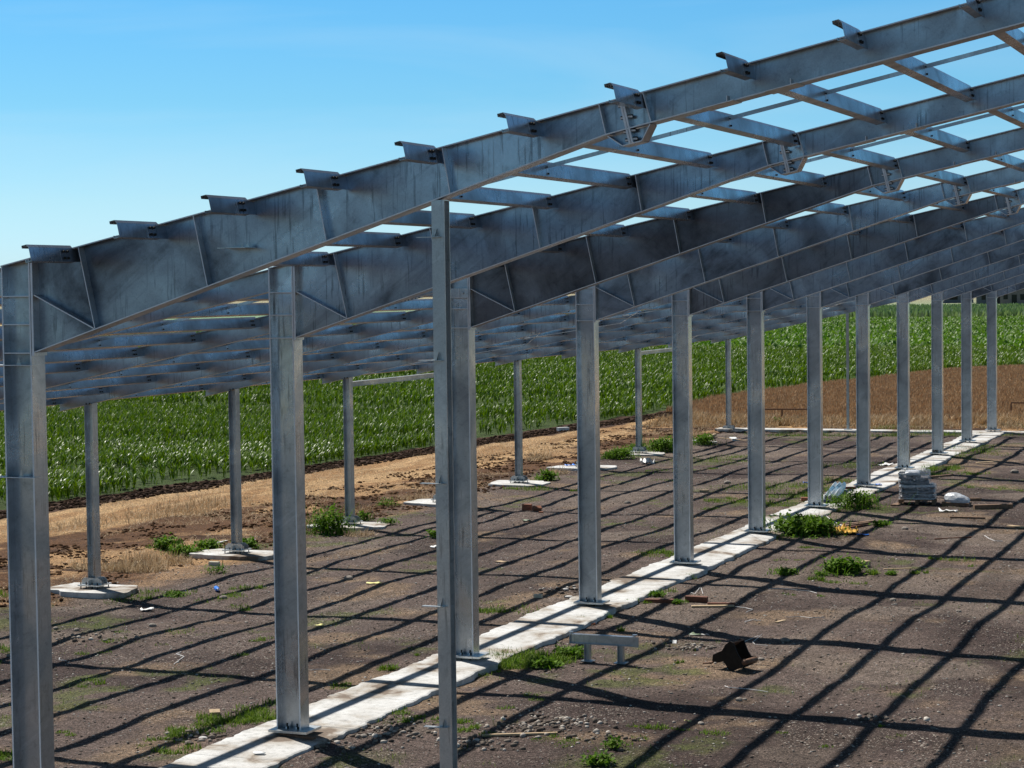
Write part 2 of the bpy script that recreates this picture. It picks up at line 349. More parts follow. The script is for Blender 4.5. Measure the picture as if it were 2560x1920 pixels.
def npmesh(name, co, faces, m, k=4, smooth=False):
    me = bpy.data.meshes.new(name); nf = len(faces)
    me.vertices.add(len(co)); me.vertices.foreach_set('co', np.asarray(co, np.float32).ravel())
    me.loops.add(nf*k); me.loops.foreach_set('vertex_index', np.asarray(faces, np.int32).ravel())
    me.polygons.add(nf); me.polygons.foreach_set('loop_start', np.arange(0, nf*k, k, dtype=np.int32))
    me.update(calc_edges=True); me.materials.append(m)
    if smooth: me.polygons.foreach_set('use_smooth', np.ones(nf, bool))
    return me
gm = npmesh('ground', co, q, M['ground'], smooth=True)
ca = gm.color_attributes.new('soil', 'FLOAT_COLOR', 'POINT')
ca.data.foreach_set('color', np.concatenate([np.clip(C, .004, 1), (sm(-13.5, -11.0, X)*sm(67, 65, Y)*(.10+.90*sm(.42, .64, fbm(X, Y, 1.1, 601, 3)))*(1-.85*mud))[..., None]], -1).astype(np.float32).ravel())
go = bpy.data.objects.new('ground', gm); col.objects.link(go); tag(go, kind='structure')

# footing strips with broken edges
def ragged_strip(name, x0, x1, y0, y1, along, seed, ztop=-.08, step=.08, kind='structure', **kw):
    r = np.random.default_rng(seed); mb = MB()
    lo, hi = (y0, y1) if along == 'y' else (x0, x1)
    ts = np.arange(lo, hi+step/2, step); n = len(ts)
    def edge(s):
        a = (vnoise(ts*0+seed*3.3+s, ts, .8, seed+7)-.5)*.10+(vnoise(ts*0+s, ts, .25, seed+8)-.5)*.06+r.normal(0, .012, n); return a
    ea, eb = edge(1), edge(9.7)
    if along == 'y': P = [[(x0+ea[i], ts[i]), (x1+eb[i], ts[i])] for i in range(n)]
    else: P = [[(ts[i], y0+ea[i]), (ts[i], y1+eb[i])] for i in range(n)]
    if along == 'x': P = [[b_, a_] for a_, b_ in P]
    V = []; Fs = []
    for i in range(n):
        (ax, ay), (bx, by) = P[i]
        dx, dy = (bx-ax), (by-ay); L_ = math.hypot(dx, dy); ux, uy = dx/L_, dy/L_
        V += [(ax-ux*.03, ay-uy*.03, -.5), (ax, ay, ztop-.012), (ax+ux*.025, ay+uy*.025, ztop), (bx-ux*.025, by-uy*.025, ztop), (bx, by, ztop-.012), (bx+ux*.03, by+uy*.03, -.5)]
        if i:
            for k in range(5): Fs.append((6*(i-1)+k, 6*(i-1)+k+1, 6*i+k+1, 6*i+k))
    Fs += [tuple(range(5, -1, -1)), tuple(6*(n-1)+k for k in range(6))]
    mb.add(V, Fs); o = mb.build(name, M['concrete']); fix(o); return tag(o, kind=kind, **kw) if kind else o
ragged_strip('footing_strip', -.93, .38, -6, 65.72, 'y', 5)
ragged_strip('end_footing_strip', -11.6, 30, 65.74, 66.6, 'x', 6, ztop=-.09)

# ------------------------------------------------------------------ the steel hall
S = .2122; Z0 = 6.262; NF = 12
def zt(x): return Z0+S*x
TH = math.atan(S); ct, st_ = math.cos(TH), math.sin(TH)
PM = [.50+1.048*k for k in range(13)]                     # purlin lines of the main roof
PL = [-1.60-1.1335*k for k in range(10)]                  # purlin lines of the lean-to roof
XEND = 13.6

# --- main columns
def make_column(mm):
    t = empty('steel_column', (0, 0, 0), 'x', 'column', 'row of tall H-section steel columns on the concrete strip')
    sh = MB().box(-.060, -.042, 0, .25, 0, 6.252)                               # outer flange
    sh.xz([(-.405, 0), (-.387, 0), (-.387, 6.180), (-.405, 6.176)], 0, .25)
    sh.xz([(-.387, 0), (-.060, 0), (-.060, 6.248), (-.387, 6.180)], .119, .131)
    shaft = sh.build('shaft', mm, t)
    cp = MB().strip((-.41, 6.183), (.0, 6.270), .012, -.003, .253).build('cap_plate', mm, t)
    parts = [shaft, cp]
    for z in (5.86, 5.56, 5.255):
        parts.append(MB().box(-.387, -.060, .004, .246, z-.006, z+.006).build('stiffener', M['galv_light'], t))
    parts.append(MB().box(-.48, .09, -.10, .35, -.032, 0).build('base_plate', M['galv_light'], t))
    for x, y in ((-.27, .05), (-.12, .05), (-.27, .2), (-.12, .2)):
        ab = MB().tube([(x, y, -.09), (x, y, .075)], .0125, 8); ab.bolt((x, y, .016), 'z', .024, .03)
        parts.append(ab.build('anchor_bolt', M['bolt'], t))
    bt = MB()
    for z in (6.08, 5.98, 5.74, 5.44):
        bt.bolt((-.03, .06, z), 'x', .015, .028); bt.bolt((-.03, .19, z), 'x', .015, .028)
    parts.append(bt.build('joint_bolts', M['bolt'], t))
    return reg(t, *parts)
cols = []
def colmat(i): return M['galv_dull'] if i in (2,) else M['galv']
cA = make_column(M['galv_col'])
col_label = {1: 'big galvanised steel column at the left edge of the photo, two girt brackets on it',
 2: 'second nearest steel column, standing on the footing strip with a brown packer under its base plate',
 3: 'dark stained steel column half hidden behind the slim gable post',
 4: 'steel column on the footing strip just behind the small steel trestle',
 5: 'fifth steel column of the strip, third to the right of the gable post pair',
 6: 'sixth steel column of the strip, left of the large green bush',
 7: 'steel column next to the stack of steel angles',
 8: 'steel column with a blue rag at its base plate',
 9: 'ninth steel column of the strip, fourth from the far end of the row',
 10: 'tenth steel column of the strip, with a small block in front of its base',
 11: 'second farthest steel column of the row, near the corner of the strips',
 12: 'farthest steel column of the row, at the corner of the two strips'}
for n in range(1, NF+1):
    if n == 1: c = cA; c.location = (0, 0, 0); c['label'] = col_label[1]
    else: c = dup(cA, (0, 6*(n-1), 0), col_label[n])
    cols.append(c)
def part(mb, name, m, parent, **kw): return mb.build(name, m, parent, **kw)
for z, nm in ((5.126, 1), (3.925, 1)):                      # girt brackets of the first column
    part(MB().box(-.56, -.02, -.03, .10, z-.004, z+.004).add([(-.25, .02, z), (-.19, .02, z), (-.22, .02, z+.09)], [(0, 1, 2)]), 'girt_bracket', M['galv_light'], cols[0])
part(MB().box(-.36, -.03, -.02, .10, 5.735, 5.742).box(-.36, -.03, -.02, -.014, 5.742, 5.885).box(-.20, -.19, -.026, .10, 5.735, 5.885).bolt((-.13, -.03, 5.81), 'y', .02, .03), 'joint_box', M['galv_light'], cols[2])
tag(MB().bar((-.35, 6.02, -.062), (.22, 5.86, -.062), .09, .03).build('packer_plate', M['rust2']), 'brown packer strip sticking out under the second nearest column base', 'packer')

# --- main rafters
KX0, KX1 = 6.43, 6.885
def bot(x): return 5.262+.3185*x if x <= KX0 else (5.262+.3185*KX0+(zt(KX1)-.315-5.262-.3185*KX0)*(x-KX0)/(KX1-KX0) if x < KX1 else zt(x)-.315)
def cleat(mb, x, side):
    """plate on the rafter web that takes the purlin end: side -1 = camera side"""
    y0, y1 = (-.25, .118) if side < 0 else (.132, .50)
    a = (x+.004, zt(x)-.022); b_ = (x+.004+.135*st_, zt(x)-.022-.135*ct)
    mb.strip(a, b_, .008, y0, y1)
def cleat_bolts(mb, x, side):
    for dz in (.045, .115):
        for yy in ((-.20, -.13) if side < 0 else (.38, .45)):
            xx = x+dz*st_+.014; mb.bolt((xx, yy, zt(x)-dz), 'x', .014, .016)
BOLTM = MB().bolt((0, 0, 0), 'x', .014, .02).mesh('bolt', M['bolt'])
def add_bolts(cl, x):
    for dz in (.045, .115):
        for yy in (-.20, -.13):
            o = bpy.data.objects.new('bolt', BOLTM); col.objects.link(o); o.parent = cl; o.location = (x+dz*st_+.014, yy, zt(x)-dz); reg(cl, o)
def make_rafter(mm, lab):
    t = empty('rafter_beam', (0, 0, 0), lab, 'rafter', 'deep tapered rafters of the main roof')
    mb = MB()
    XS = 6.64; P = []
    for (xa, xb, nm_, m_) in ((-.0115, XS, 'haunch_girder', mm), (XS, XEND, 'roof_girder', M['galv_roof'])):
        mb = MB(); br = [xa]+[x for x in (KX0, KX1) if xa < x < xb]+[xb]
        mb.xz([(x, bot(x)+.012) for x in br]+[(xb, zt(xb)-.012), (xa, zt(xa)-.012)], .119, .131)
        mb.xz([(xa, zt(xa)-.012), (xb, zt(xb)-.012), (xb, zt(xb)), (xa, zt(xa))], .015, .235)
        for x, x2 in zip(br, br[1:]): mb.xz([(x, bot(x)), (x2, bot(x2)), (x2, bot(x2)+.013), (x, bot(x)+.013)], .013, .237)
        P.append(mb.build(nm_, m_, t))
    P.append(MB().box(-.038, -.012, .004, .246, 5.225, zt(0)-.016).build('end_plate', M['galv_light'], t))
    for (xt, xb) in ((.556, .738), (1.946, 2.096), (3.357, 3.462), (4.742, 4.818), (6.366, 6.43), (6.804, 6.88)):
        for y0, y1 in ((.020, .118), (.132, .23)):
            P.append(MB().strip((xt, zt(xt)-.013), (xb, bot(xb)+.014), .010, y0, y1).build('web_stiffener', M['galv_light'], t)) if y0 < .1 else \
                P.append(MB().strip((xt, zt(xt)-.013), (xb, bot(xb)+.014), .010, y0, y1).build('web_stiffener', M['galv_light'], t))
    P.append(MB().strip((-.008, 5.872), (.728, 5.512), .012, .018, .118).build('diagonal_stiffener', M['galv_light'], t))
    k = MB().xz([(6.452, 7.30), (6.595, 7.205), (6.79, 7.245), (6.872, 7.40)], .119, .131)
    for a, b_ in (((6.452, 7.30), (6.595, 7.205)), ((6.595, 7.205), (6.79, 7.245)), ((6.79, 7.245), (6.872, 7.40))):
        k.strip(a, b_, .010, .02, .23)
    P.append(k.build('knee_plate', mm, t))
    sp_ = MB().strip((6.575, zt(6.575)-.014), (6.672, 7.222), .022, .017, .118).strip((6.598, zt(6.598)-.014), (6.697, 7.227), .020, .017, .118)
    P.append(sp_.build('splice_plate', M['galv_light'], t))
    sb = MB()
    for f in (.16, .42, .72, .9):
        xx = 6.585+(6.68-6.585)*f; zz = zt(6.58)+(7.22-zt(6.58))*f
        sb.bolt((xx-.035, .06, zz-.005), 'x', .018, .035); sb.bolt((xx+.045, .06, zz+.008), 'x', .018, .045)
    P.append(sb.build('splice_bolts', M['bolt'], t))
    for x in PM:
        c = MB(); cleat(c, x, -1); cleat(c, x, 1); P.append(c.build('purlin_cleat', mm, t))
        add_bolts(P[-1], x)
    for x in (7.55, 8.15):
        P.append(MB().strip((x-.14, bot(x-.14)-.006), (x+.16, bot(x+.16)-.006), .008, -.09, .22).strip((x+.1, bot(x+.1)-.006), (x+.1, bot(x+.1)+.05), .008, -.09, .012).build('flange_bracket', M['galv_light'], t))
    return reg(t, *P)
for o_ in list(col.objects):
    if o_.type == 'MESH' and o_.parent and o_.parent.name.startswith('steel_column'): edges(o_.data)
raf = make_rafter(M['galv'], 'front gable rafter with open purlin stubs, highest against the sky')
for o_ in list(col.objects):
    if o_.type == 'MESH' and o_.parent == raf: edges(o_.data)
RL = ['', 'front gable rafter with open purlin stubs, highest against the sky', 'second rafter, streaked with dark runs, framed to the second nearest column',
      'third rafter, darkest web, rising from the stained column behind the gable post', 'fourth rafter, smooth grey web, rising from the column behind the trestle',
      'fifth rafter, dark brownish web, rising from the fifth column of the row', 'sixth rafter, rising from the column left of the large green bush',
      'seventh rafter, rising from the column beside the stack of steel angles', 'eighth rafter, rising from the column with the blue rag',
      'ninth rafter, rising from the fourth farthest column', 'tenth rafter, rising from the third farthest column',
      'eleventh rafter, rising from the second farthest column', 'farthest rafter of the main roof, over the corner of the strips']
rafs = [raf]
for n in range(2, NF+1): rafs.append(dup(raf, (0, 6*(n-1), 0), RL[n]))
def swap(root, nm, m):
    for c in col.objects:
        if c.parent == root and c.name.startswith(nm) and c.data:
            c.data = c.data.copy(); c.data.materials[0] = m
for i in (2, 4): swap(rafs[i], 'haunch_girder', M['galv_dull'])
part(MB().box(2.30, 2.62, -.12, .115, 6.318, 6.326).add([(2.54, .02, 6.326), (2.60, .02, 6.326), (2.57, .02, 6.37)], [(0, 1, 2)]).bolt((2.52, .0, 6.34), 'z', .012, .05), 'girt_bracket', M['galv_light'], rafs[0])

# --- lean-to rafters
def make_lean(mm):
    t = empty('lean_to_rafter', (0, 0, 0), 'x', 'rafter', 'rafters of the low lean-to roof')
    x0, x1, d = -11.83, -.424, .30
    mb = MB().xz([(x0, zt(x0)-d+.01), (x1, zt(x1)-d+.01), (x1, zt(x1)-.01), (x0, zt(x0)-.01)], .12, .13)
    mb.xz([(x0, zt(x0)-.011), (x1, zt(x1)-.011), (x1, zt(x1)), (x0, zt(x0))], .05, .20)
    mb.xz([(x0, zt(x0)-d), (x1, zt(x1)-d), (x1, zt(x1)-d+.011), (x0, zt(x0)-d+.011)], .05, .20)
    P = [mb.build('girder', mm, t)]
    P.append(MB().box(-.422, -.407, .03, .22, zt(x1)-d-.03, zt(x1)-.01).build('end_plate', M['galv_light'], t))
    for x in PL:
        c = MB(); cleat(c, x, -1); cleat(c, x, 1); P.append(c.build('purlin_cleat', mm, t))
        add_bolts(P[-1], x)
    return reg(t, *P)
lean = make_lean(M['galv_roof'])
leans = [lean]
lean['label'] = 'first lean-to rafter, framed to the nearest column at the left edge'
for n in range(2, NF+1): leans.append(dup(lean, (0, 6*(n-1), 0), f'{ORD[n]} lean-to rafter counted from the front, framed to the {NEAR[n]} tall column'))
def splice(xc, n):
    s = MB(); x0, x1 = xc-.22, xc+.22
    s.xz([(x0, zt(x0)-.27), (x1, zt(x1)-.27), (x1, zt(x1)-.035), (x0, zt(x0)-.035)], .108, .119)
    s.xz([(x0, zt(x0)-.31), (x1, zt(x1)-.31), (x1, zt(x1)-.301), (x0, zt(x0)-.301)], .05, .20)
    o = s.build('splice_plate', M['galv_light'], leans[n-1])
    h = MB()
    for i in range(7):
        for j in range(4):
            x = x0+.035+i*.062; h.bolt((x, .107, zt(x)-.07-j*.055), 'y', .013, .012)
    for i in range(7):
        x = x0+.035+i*.062; h.bolt((x, .075, zt(x)-.316), 'z', .013, .014)
    h.build('splice_bolts', M['bolt'], o)
for n in range(3, NF+1): splice(-1.12, n)

# --- rear columns of the lean-to
def ground_pad_top(): return -.165
def make_rear():
    t = empty('rear_column', (0, 0, 0), 'x', 'column', 'slim columns carrying the eaves of the lean-to')
    x = -11.085; zb = -.125
    def tp(xx): return zt(xx)-.302
    mb = MB().xz([(x-.095, zb+.02), (x-.085, zb+.02), (x-.085, tp(x-.085)), (x-.095, tp(x-.095))], .025, .225)
    mb.xz([(x+.085, zb+.02), (x+.095, zb+.02), (x+.095, tp(x+.095)), (x+.085, tp(x+.085))], .025, .225)
    mb.xz([(x-.085, zb+.02), (x+.085, zb+.02), (x+.085, tp(x+.085)), (x-.085, tp(x-.085))], .1215, .1285)
    P = [mb.build('shaft', M['galv_col'], t)]
    P.append(MB().box(x-.25, x+.25, -.125, .375, zb-.005, zb+.02).build('base_plate', M['galv_light'], t))
    g = MB()
    for yy in (.015, .226): g.xz([(x-.24, zb+.02), (x+.24, zb+.02), (x+.24, zb+.10), (x+.17, zb+.155), (x-.17, zb+.155), (x-.24, zb+.10)], yy, yy+.009)
    P.append(g.build('base_gusset', M['galv_light'], t))
    g = MB().box(x-.004, x+.004, -.115, .014, zb+.02, zb+.12).box(x-.004, x+.004, .236, .365, zb+.02, zb+.12); g.box(x+.096, x+.20, .12, .128, zb+.02, zb+.13).box(x-.20, x-.096, .12, .128, zb+.02, zb+.13)
    P.append(g.build('base_rib', M['galv_light'], t))
    a = MB()
    for xx in (-.2, -.07, .07, .2):
        for yy in (-.08, .33): a.tube([(x+xx, yy, zb-.08), (x+xx, yy, zb+.07)], .012, 6)
    P.append(a.build('anchor_bolts', M['bolt'], t))
    bt = MB().bolt((x-.04, .02, tp(x)+.012), 'z', .014, .03).bolt((x+.04, .02, tp(x)+.02), 'z', .014, .03)
    P.append(bt.build('top_bolts', M['bolt'], t))
    return reg(t, *P)
rear = make_rear(); rears = {}
RLAB = {4: 'slim rear column on a thick square white pad, leftmost by the maize', 5: 'slim rear column on a pad with blue wet patches, beside low weeds',
        6: 'slim rear column beside the tall weed clump', 7: 'slim rear column mostly hidden behind the gable post, its pad edge showing',
        8: 'slim rear column with a small green plant right of its pad', 9: 'slim rear column hidden behind the fourth tall column, pad with a blue scrap',
        10: 'slim rear column between two dark green bushes', 11: 'slim rear column hidden behind the fifth tall column', 12: 'rear corner column where the cross strip begins'}
for n in range(1, NF+1):
    lab = RLAB.get(n, f'slim rear column of the {ORD[n]} frame, outside the left edge of the photo')
    if n == 1: rear['label'] = lab; rears[1] = rear
    else: rears[n] = dup(rear, (0, 6*(n-1), 0), lab)
    r_ = random.Random(40+n); nn = 44; pts = []; w1, w2, w3 = r_.uniform(0, 6), r_.uniform(0, 6), r_.uniform(0, 6)                  # cast pad
    rx, ry = .98+r_.uniform(-.12, .14), .74+r_.uniform(-.12, .1)
    for k in range(nn):
        a = 2*math.pi*k/nn; cc, ss = math.cos(a), math.sin(a); e = .62; kk = 1+.09*math.sin(2*a+w1)+.06*math.sin(5*a+w2)+.035*math.sin(9*a+w3)+r_.uniform(-.018, .018)
        pts.append((-11.085+rx*math.copysign(abs(cc)**e, cc)*kk, 6*(n-1)+.1+ry*math.copysign(abs(ss)**e, ss)*kk))
    if n < NF:
        pd = fix(MB().xy(pts, -.62, -.19).build('concrete_pad', M['concrete']))
        tag(pd, f'rough white cast pad under the {ORD[n]} rear column counted from the front' if n > 4 else ('thick rough white pad with dark undercut edge under the leftmost rear column' if n == 4 else f'cast pad outside the left edge under the {ORD[n]} rear column'), 'pad', 'cast pads under the rear columns')

# --- purlins
def make_purlin(y0, y1, mm, fl=.105):
    pr = [(-fl, -.127), (-fl, -.155), (0, -.155), (0, -.010), (-.022, .022), (-fl-.012, .022), (-fl-.012, -.006)]
    mb = MB(); pw = [(u*ct+(-w_)*(-st_)*-1*0+u*0+(-w_*st_), u*st_+w_*ct) for u, w_ in pr]
    t = .0035
    for (a, b_) in zip(pw, pw[1:]): mb.strip(a, b_, t, y0, y1)
    return mb
pm_bay = make_purlin(.245, 6.005, None).mesh('purlin', M['galv_sheet'])
pm_stub = make_purlin(-.80, -.005, None, .068).mesh('purlin_stub', M['galv_sheet'])
pm_lean = make_purlin(.245, 6.005, None, .128).mesh('purlin', M['galv_sheet'])
for j, (xs, side) in enumerate(((PM, 'main'), (PL, 'lean-to'))):
    grp = 'purlins of the main roof' if j == 0 else 'purlins of the lean-to roof'
    for k, x in enumerate(xs):
        for bay in range(1, NF):
            o = bpy.data.objects.new('purlin', pm_lean if j else pm_bay); col.objects.link(o); o.location = (x, 6*(bay-1), zt(x))
            pos = f'{ORD[k+1]} line {"up" if j == 0 else "down"} from the tall columns' if k < 12 else 'ridge line of the main roof'
            tag(o, f'{side} roof purlin between {ORD[bay]} and {ORD[bay+1]} rafter, {pos}', 'purlin', grp)
        if j == 0 or k < 9:
            o = bpy.data.objects.new('purlin_stub', pm_stub); col.objects.link(o); o.location = (x, 0, zt(x))
            if j == 0: tag(o, (f'short purlin stub sticking out of the front rafter, {ORD[k+1]} from its low end' if k < 12 else 'short purlin stub at the ridge end of the front rafter'), 'purlin stub', 'purlin stubs on the front gable rafter')
            else: tag(o, f'short purlin stub on the front lean-to rafter, {ORD[k+1]} below the nearest tall column', 'purlin stub', 'purlin stubs on the front lean-to rafter')

# --- flat sag bars half way along every bay
def make_sag(xs, xa, xb):
    t = empty('sag_bar', (0, 0, 0), 'x', 'sag bar')
    mb = MB(); o_ = -.045
    mb.bar((xa, 3.0, zt(xa)+o_), (xb, 3.0, zt(xb)+o_), .004, .045)
    b_ = MB(); nb = MB()
    for x in xs:
        b_.strip((x+.006, zt(x)-.03), (x+.006+.11*st_, zt(x)-.03-.11*ct), .006, 2.975, 3.035); nb.bolt((x+.022, 3.005, zt(x)-.045), 'x', .011, .02); nb.bolt((x+.034, 3.005, zt(x)-.12), 'x', .011, .02)
    return reg(t, mb.build('flat_bar', M['galv_light'], t), b_.build('clips', M['galv_light'], t), nb.build('bolts', M['bolt'], t))
sm_ = make_sag(PM, .3, XEND-.3); sl_ = make_sag(PL, PL[-1]-.02, -.8)
for bay in range(1, NF):
    for s0, nm, g in ((sm_, 'main', 'sag bars of the main roof'), (sl_, 'lean-to', 'sag bars of the lean-to roof')):
        lab = f'thin flat bar across the {nm} purlins between {ORD[bay]} and {ORD[bay+1]} rafter'
        if bay == 1: s0['label'] = lab; s0['group'] = g
        else: dup(s0, (0, 6*(bay-1), 0), lab)

# --- gable posts, eaves struts, wind bracing
def post(x, y, zb, ztop, lab, w=.17, name='gable_post'):
    t = empty(name, (x, y, zb), lab, 'post'); h = ztop-zb
    mb = MB().box(-w/2, w/2, 0, .010, 0, h).box(-w/2, w/2, w-.010, w, 0, h).box(-.004, .004, .010, w-.010, 0, h)
    mb.build('shaft', M['galv_light'], t)
    MB().box(-w/2-.09, w/2+.09, -.07, w+.07, -.03, 0).build('base_plate', M['galv_light'], t)
    MB().box(-w/2+.005, w/2-.005, .005, w-.005, h, h+.008).build('top_plate', M['galv_light'], t)
    return t
gp = post(4.69, .01, -.06, 6.74, 'slim pale gable post under the front rafter, in front of the stained column', .135)
for z in (6.386, 5.178, 3.966, 2.75, 1.55):
    b_ = MB().box(-.21, .035, -.06, .0, z+.06-.004, z+.06+.004).add([(-.01, -.052, z+.064), (-.01, -.002, z+.064), (-.01, -.002, z+.15)], [(0, 1, 2)]).add([(.0, -.052, z+.064), (.0, -.002, z+.064), (.0, -.002, z+.15)], [(0, 1, 2)])
    b_.build('girt_bracket', M['galv_light'], gp)
post(-6.04, 66.06, -.06, zt(-6.04)-.305, 'thin far end post standing on the cross strip between rear and tall columns', .10, 'end_post')
for a_, b_, lab in ((30, 36, 'pale horizontal strut between the third and fourth slim columns left of centre'), (54, 60, 'pale horizontal strut between the two slim columns behind the fifth tall column')):
    t = MB().box(-11.14, -11.03, a_+.24, b_+.01, 3.38, 3.39).box(-11.14, -11.03, a_+.24, b_+.01, 3.50, 3.51).box(-11.089, -11.081, a_+.24, b_+.01, 3.39, 3.50)
    tag(fix(t.build('eaves_strut', M['galv_light'])), lab, 'strut', 'eaves struts of the braced bays')
nrod = 0
for y0 in (30, 54):
    for (xa, xb) in ((-11.0, -8.4), (-8.4, -5.6), (-5.6, -2.9), (-2.9, -.55)):
        for (ya, yb) in ((y0+.2, y0+5.95), (y0+5.95, y0+.2)):
            nrod += 1
            za, zb = zt(xa)-.20, zt(xb)-.20
            a = mathutils.Vector((xa, ya, za)); b2 = mathutils.Vector((xb, yb, zb)); mid_ = a.lerp(b2, .45+.02*(ya > yb))
            t = empty('bracing_rod', a, f'white tie rod of the {"nearer" if y0 == 30 else "farther"} braced bay, panel {ORD[1+[-11.0, -8.4, -5.6, -2.9].index(xa)]} from the eaves, running {"away" if yb > ya else "back"}', 'tie rod', 'diagonal tie rods under the lean-to roof')
            MB().tube([(0, 0, 0), tuple(b2-a)], .008, 6).build('rod', M['galv_light'], t)
            m0 = mid_-a; dd = (b2-a).normalized()*.12
            MB().tube([tuple(m0-dd), tuple(m0+dd)], .022, 6).build('turnbuckle', M['galv_light'], t)

# ------------------------------------------------------------------ crops and grass (numpy leaf batches)
def rot2(x, y, a): return x*np.cos(a)-y*np.sin(a), x*np.sin(a)+y*np.cos(a)
def blades(px, py, pz, length, width, az, lean_, droop, seg=3, r=None):
    """arching blades: arrays per blade -> verts, quads"""
    n = len(px); t = np.linspace(0, 1, seg+1)
    ang0 = lean_[:, None]; bend = droop[:, None]
    th = ang0+bend*t[None]                                     # angle from vertical
    ds = length[:, None]/seg
    hor = np.concatenate([np.zeros((n, 1)), np.cumsum(np.sin(th[:, :-1])*ds, 1)], 1)
    ver = np.concatenate([np.zeros((n, 1)), np.cumsum(np.cos(th[:, :-1])*ds, 1)], 1)
    wd = width[:, None]*np.array([.75, 1.0, .8, .08] if seg == 3 else ([1, .1] if seg == 1 else [.8, 1, .1]))[None]
    cx, sx = np.cos(az)[:, None], np.sin(az)[:, None]
    X0 = px[:, None]+hor*cx; Y0 = py[:, None]+hor*sx; Zc = pz[:, None]+ver
    L_ = np.stack([X0-sx*wd/2, Y0+cx*wd/2, Zc], -1); R_ = np.stack([X0+sx*wd/2, Y0-cx*wd/2, Zc], -1)
    V = np.stack([L_, R_], 2).reshape(n, (seg+1)*2, 3)
    base = (np.arange(n)*(seg+1)*2)[:, None, None]
    f = np.array([[2*i, 2*i+1, 2*i+3, 2*i+2] for i in range(seg)])[None]+base
    return V.reshape(-1, 3), f.reshape(-1, 4)
class Batch:
    def __init__(s): s.V = []; s.F = []; s.n = 0
    def add(s, V, F): s.V.append(V); s.F.append(F+s.n); s.n += len(V)
    def build(s, name, m, **kw):
        o = bpy.data.objects.new(name, npmesh(name, np.concatenate(s.V), np.concatenate(s.F), m)); col.objects.link(o); return tag(o, **kw)
def wedge(x, y, m=5.5):
    """inside what the camera can see, with a margin"""
    dx = x-CAM[0]; dy = y-CAM[1]; z = dx*_F[0]+dy*_F[1]; rr = dx*_r[0]+dy*_r[1]
    return (z > 3) & (np.abs(rr) < z*(1280/FPX)*1.07+m)
def field_points(x0, x1, y0, y1, rs, ps, jit=.3):
    """rows running with the field edge"""
    xs = np.arange(x0, x1, rs); ys = np.arange(y0, y1, ps)
    a, b_ = np.meshgrid(xs, ys); a = a.ravel(); b_ = b_.ravel()
    a = a+x_corn(np.minimum(b_, 78.)) - x_corn(78.); 
    return a+rng.normal(0, .05, a.shape), b_+rng.uniform(-.5, .5, b_.shape)*ps
corn = Batch()
def plant(x, y, nl, hgt, seg, wscale=1.0):
    n = len(x); z = height(x, y)-.02
    for k in range(nl):
        f = (k+.5)/nl
        L_ = (hgt*(.55+.35*rng.random(n)))*(1.0-.25*f); a = rng.random(n)*6.283
        wdt = (.027+.022*rng.random(n))*wscale
        V, F_ = blades(x+rng.normal(0, .02, n), y+rng.normal(0, .02, n), z+hgt*.55*f, L_, wdt, a, .12+.32*rng.random(n), .7+.9*rng.random(n), seg)
        corn.add(V, F_)
def keep(x, y, p):
    patch = fbm(x, y, 7, 201, 3)
    return p & (rng.random(len(x)) < np.clip(1.2-1.0*sm(.5, .66, patch), .22, 1))
x, y = field_points(-75, -17.5, 26, 78, .62, .155)
m_ = (x < x_corn(y)-.35) & wedge(x, y) & (x > -62)
m_ = keep(x, y, m_); near = m_ & (y-x*.2 < 58); farr = m_ & ~near
hn = .47+.26*fbm(x, y, 4, 301, 3)
def sub(mk, nl, seg, ws=1.): plant(x[mk], y[mk], nl, hn[mk], seg, ws)
sub(near, 10, 3); sub(farr, 8, 2, 1.1)
x, y = field_points(-110, 12, 78, 175, .85, .34); m_ = (x < x_corn(y)-.3) & wedge(x, y) & (x > -100); m_ = keep(x, y, m_)
hn = .52+.26*fbm(x, y, 6, 302, 3); sub(m_, 7, 2, 1.6)
corn.build('maize_crop', M['corn'], label='dense glossy green young maize field beyond the lean-to', cat='crop', kind='stuff')
cf = Batch()
def scatter(n, x0, x1, y0, y1, test):
    x = rng.uniform(x0, x1, n); y = rng.uniform(y0, y1, n); m_ = test(x, y) & wedge(x, y); return x[m_], y[m_]
x, y = scatter(260000, -170, 30, 172, 325, lambda x, y: x > -150)
n = len(x); V, F_ = blades(x, y, height(x, y), .5+.5*rng.random(n), .25+.25*rng.random(n), rng.random(n)*6.28, .2+.5*rng.random(n), .6+.8*rng.random(n), 2); cf.add(V, F_)
cf.build('far_crop', M['corn_far'], label='paler green crop strip far behind the maize', cat='crop', kind='stuff')
rd = Batch(); x, y = scatter(40000, -180, 60, 352, 480, lambda x, y: x > -400)
n = len(x); V, F_ = blades(x, y, height(x, y), .9+.5*rng.random(n), .5+.4*rng.random(n), rng.random(n)*6.28, .1+.3*rng.random(n), .4+.4*rng.random(n), 1); rd.add(V, F_)
rd.build('blue_green_cereal', M['reed'], label='blue green cereal strip along the horizon on the right', cat='crop', kind='stuff')
wh = Batch()
x, y = scatter(420000, -22, 20, 70.5, 150, lambda x, y: (x > x_corn(y)+.1) & (y > y_wheat(x)))
n = len(x); V, F_ = blades(x, y, height(x, y)-.02, .24+.17*rng.random(n), .020+.018*rng.random(n)+.0003*y, rng.random(n)*6.28, .02+.2*rng.random(n), .2+.7*rng.random(n), 2); wh.add(V, F_)
wh.build('ripe_cereal', M['wheat'], label='reddish brown ripe cereal behind the end of the site', cat='crop', kind='stuff')
stw = Batch()
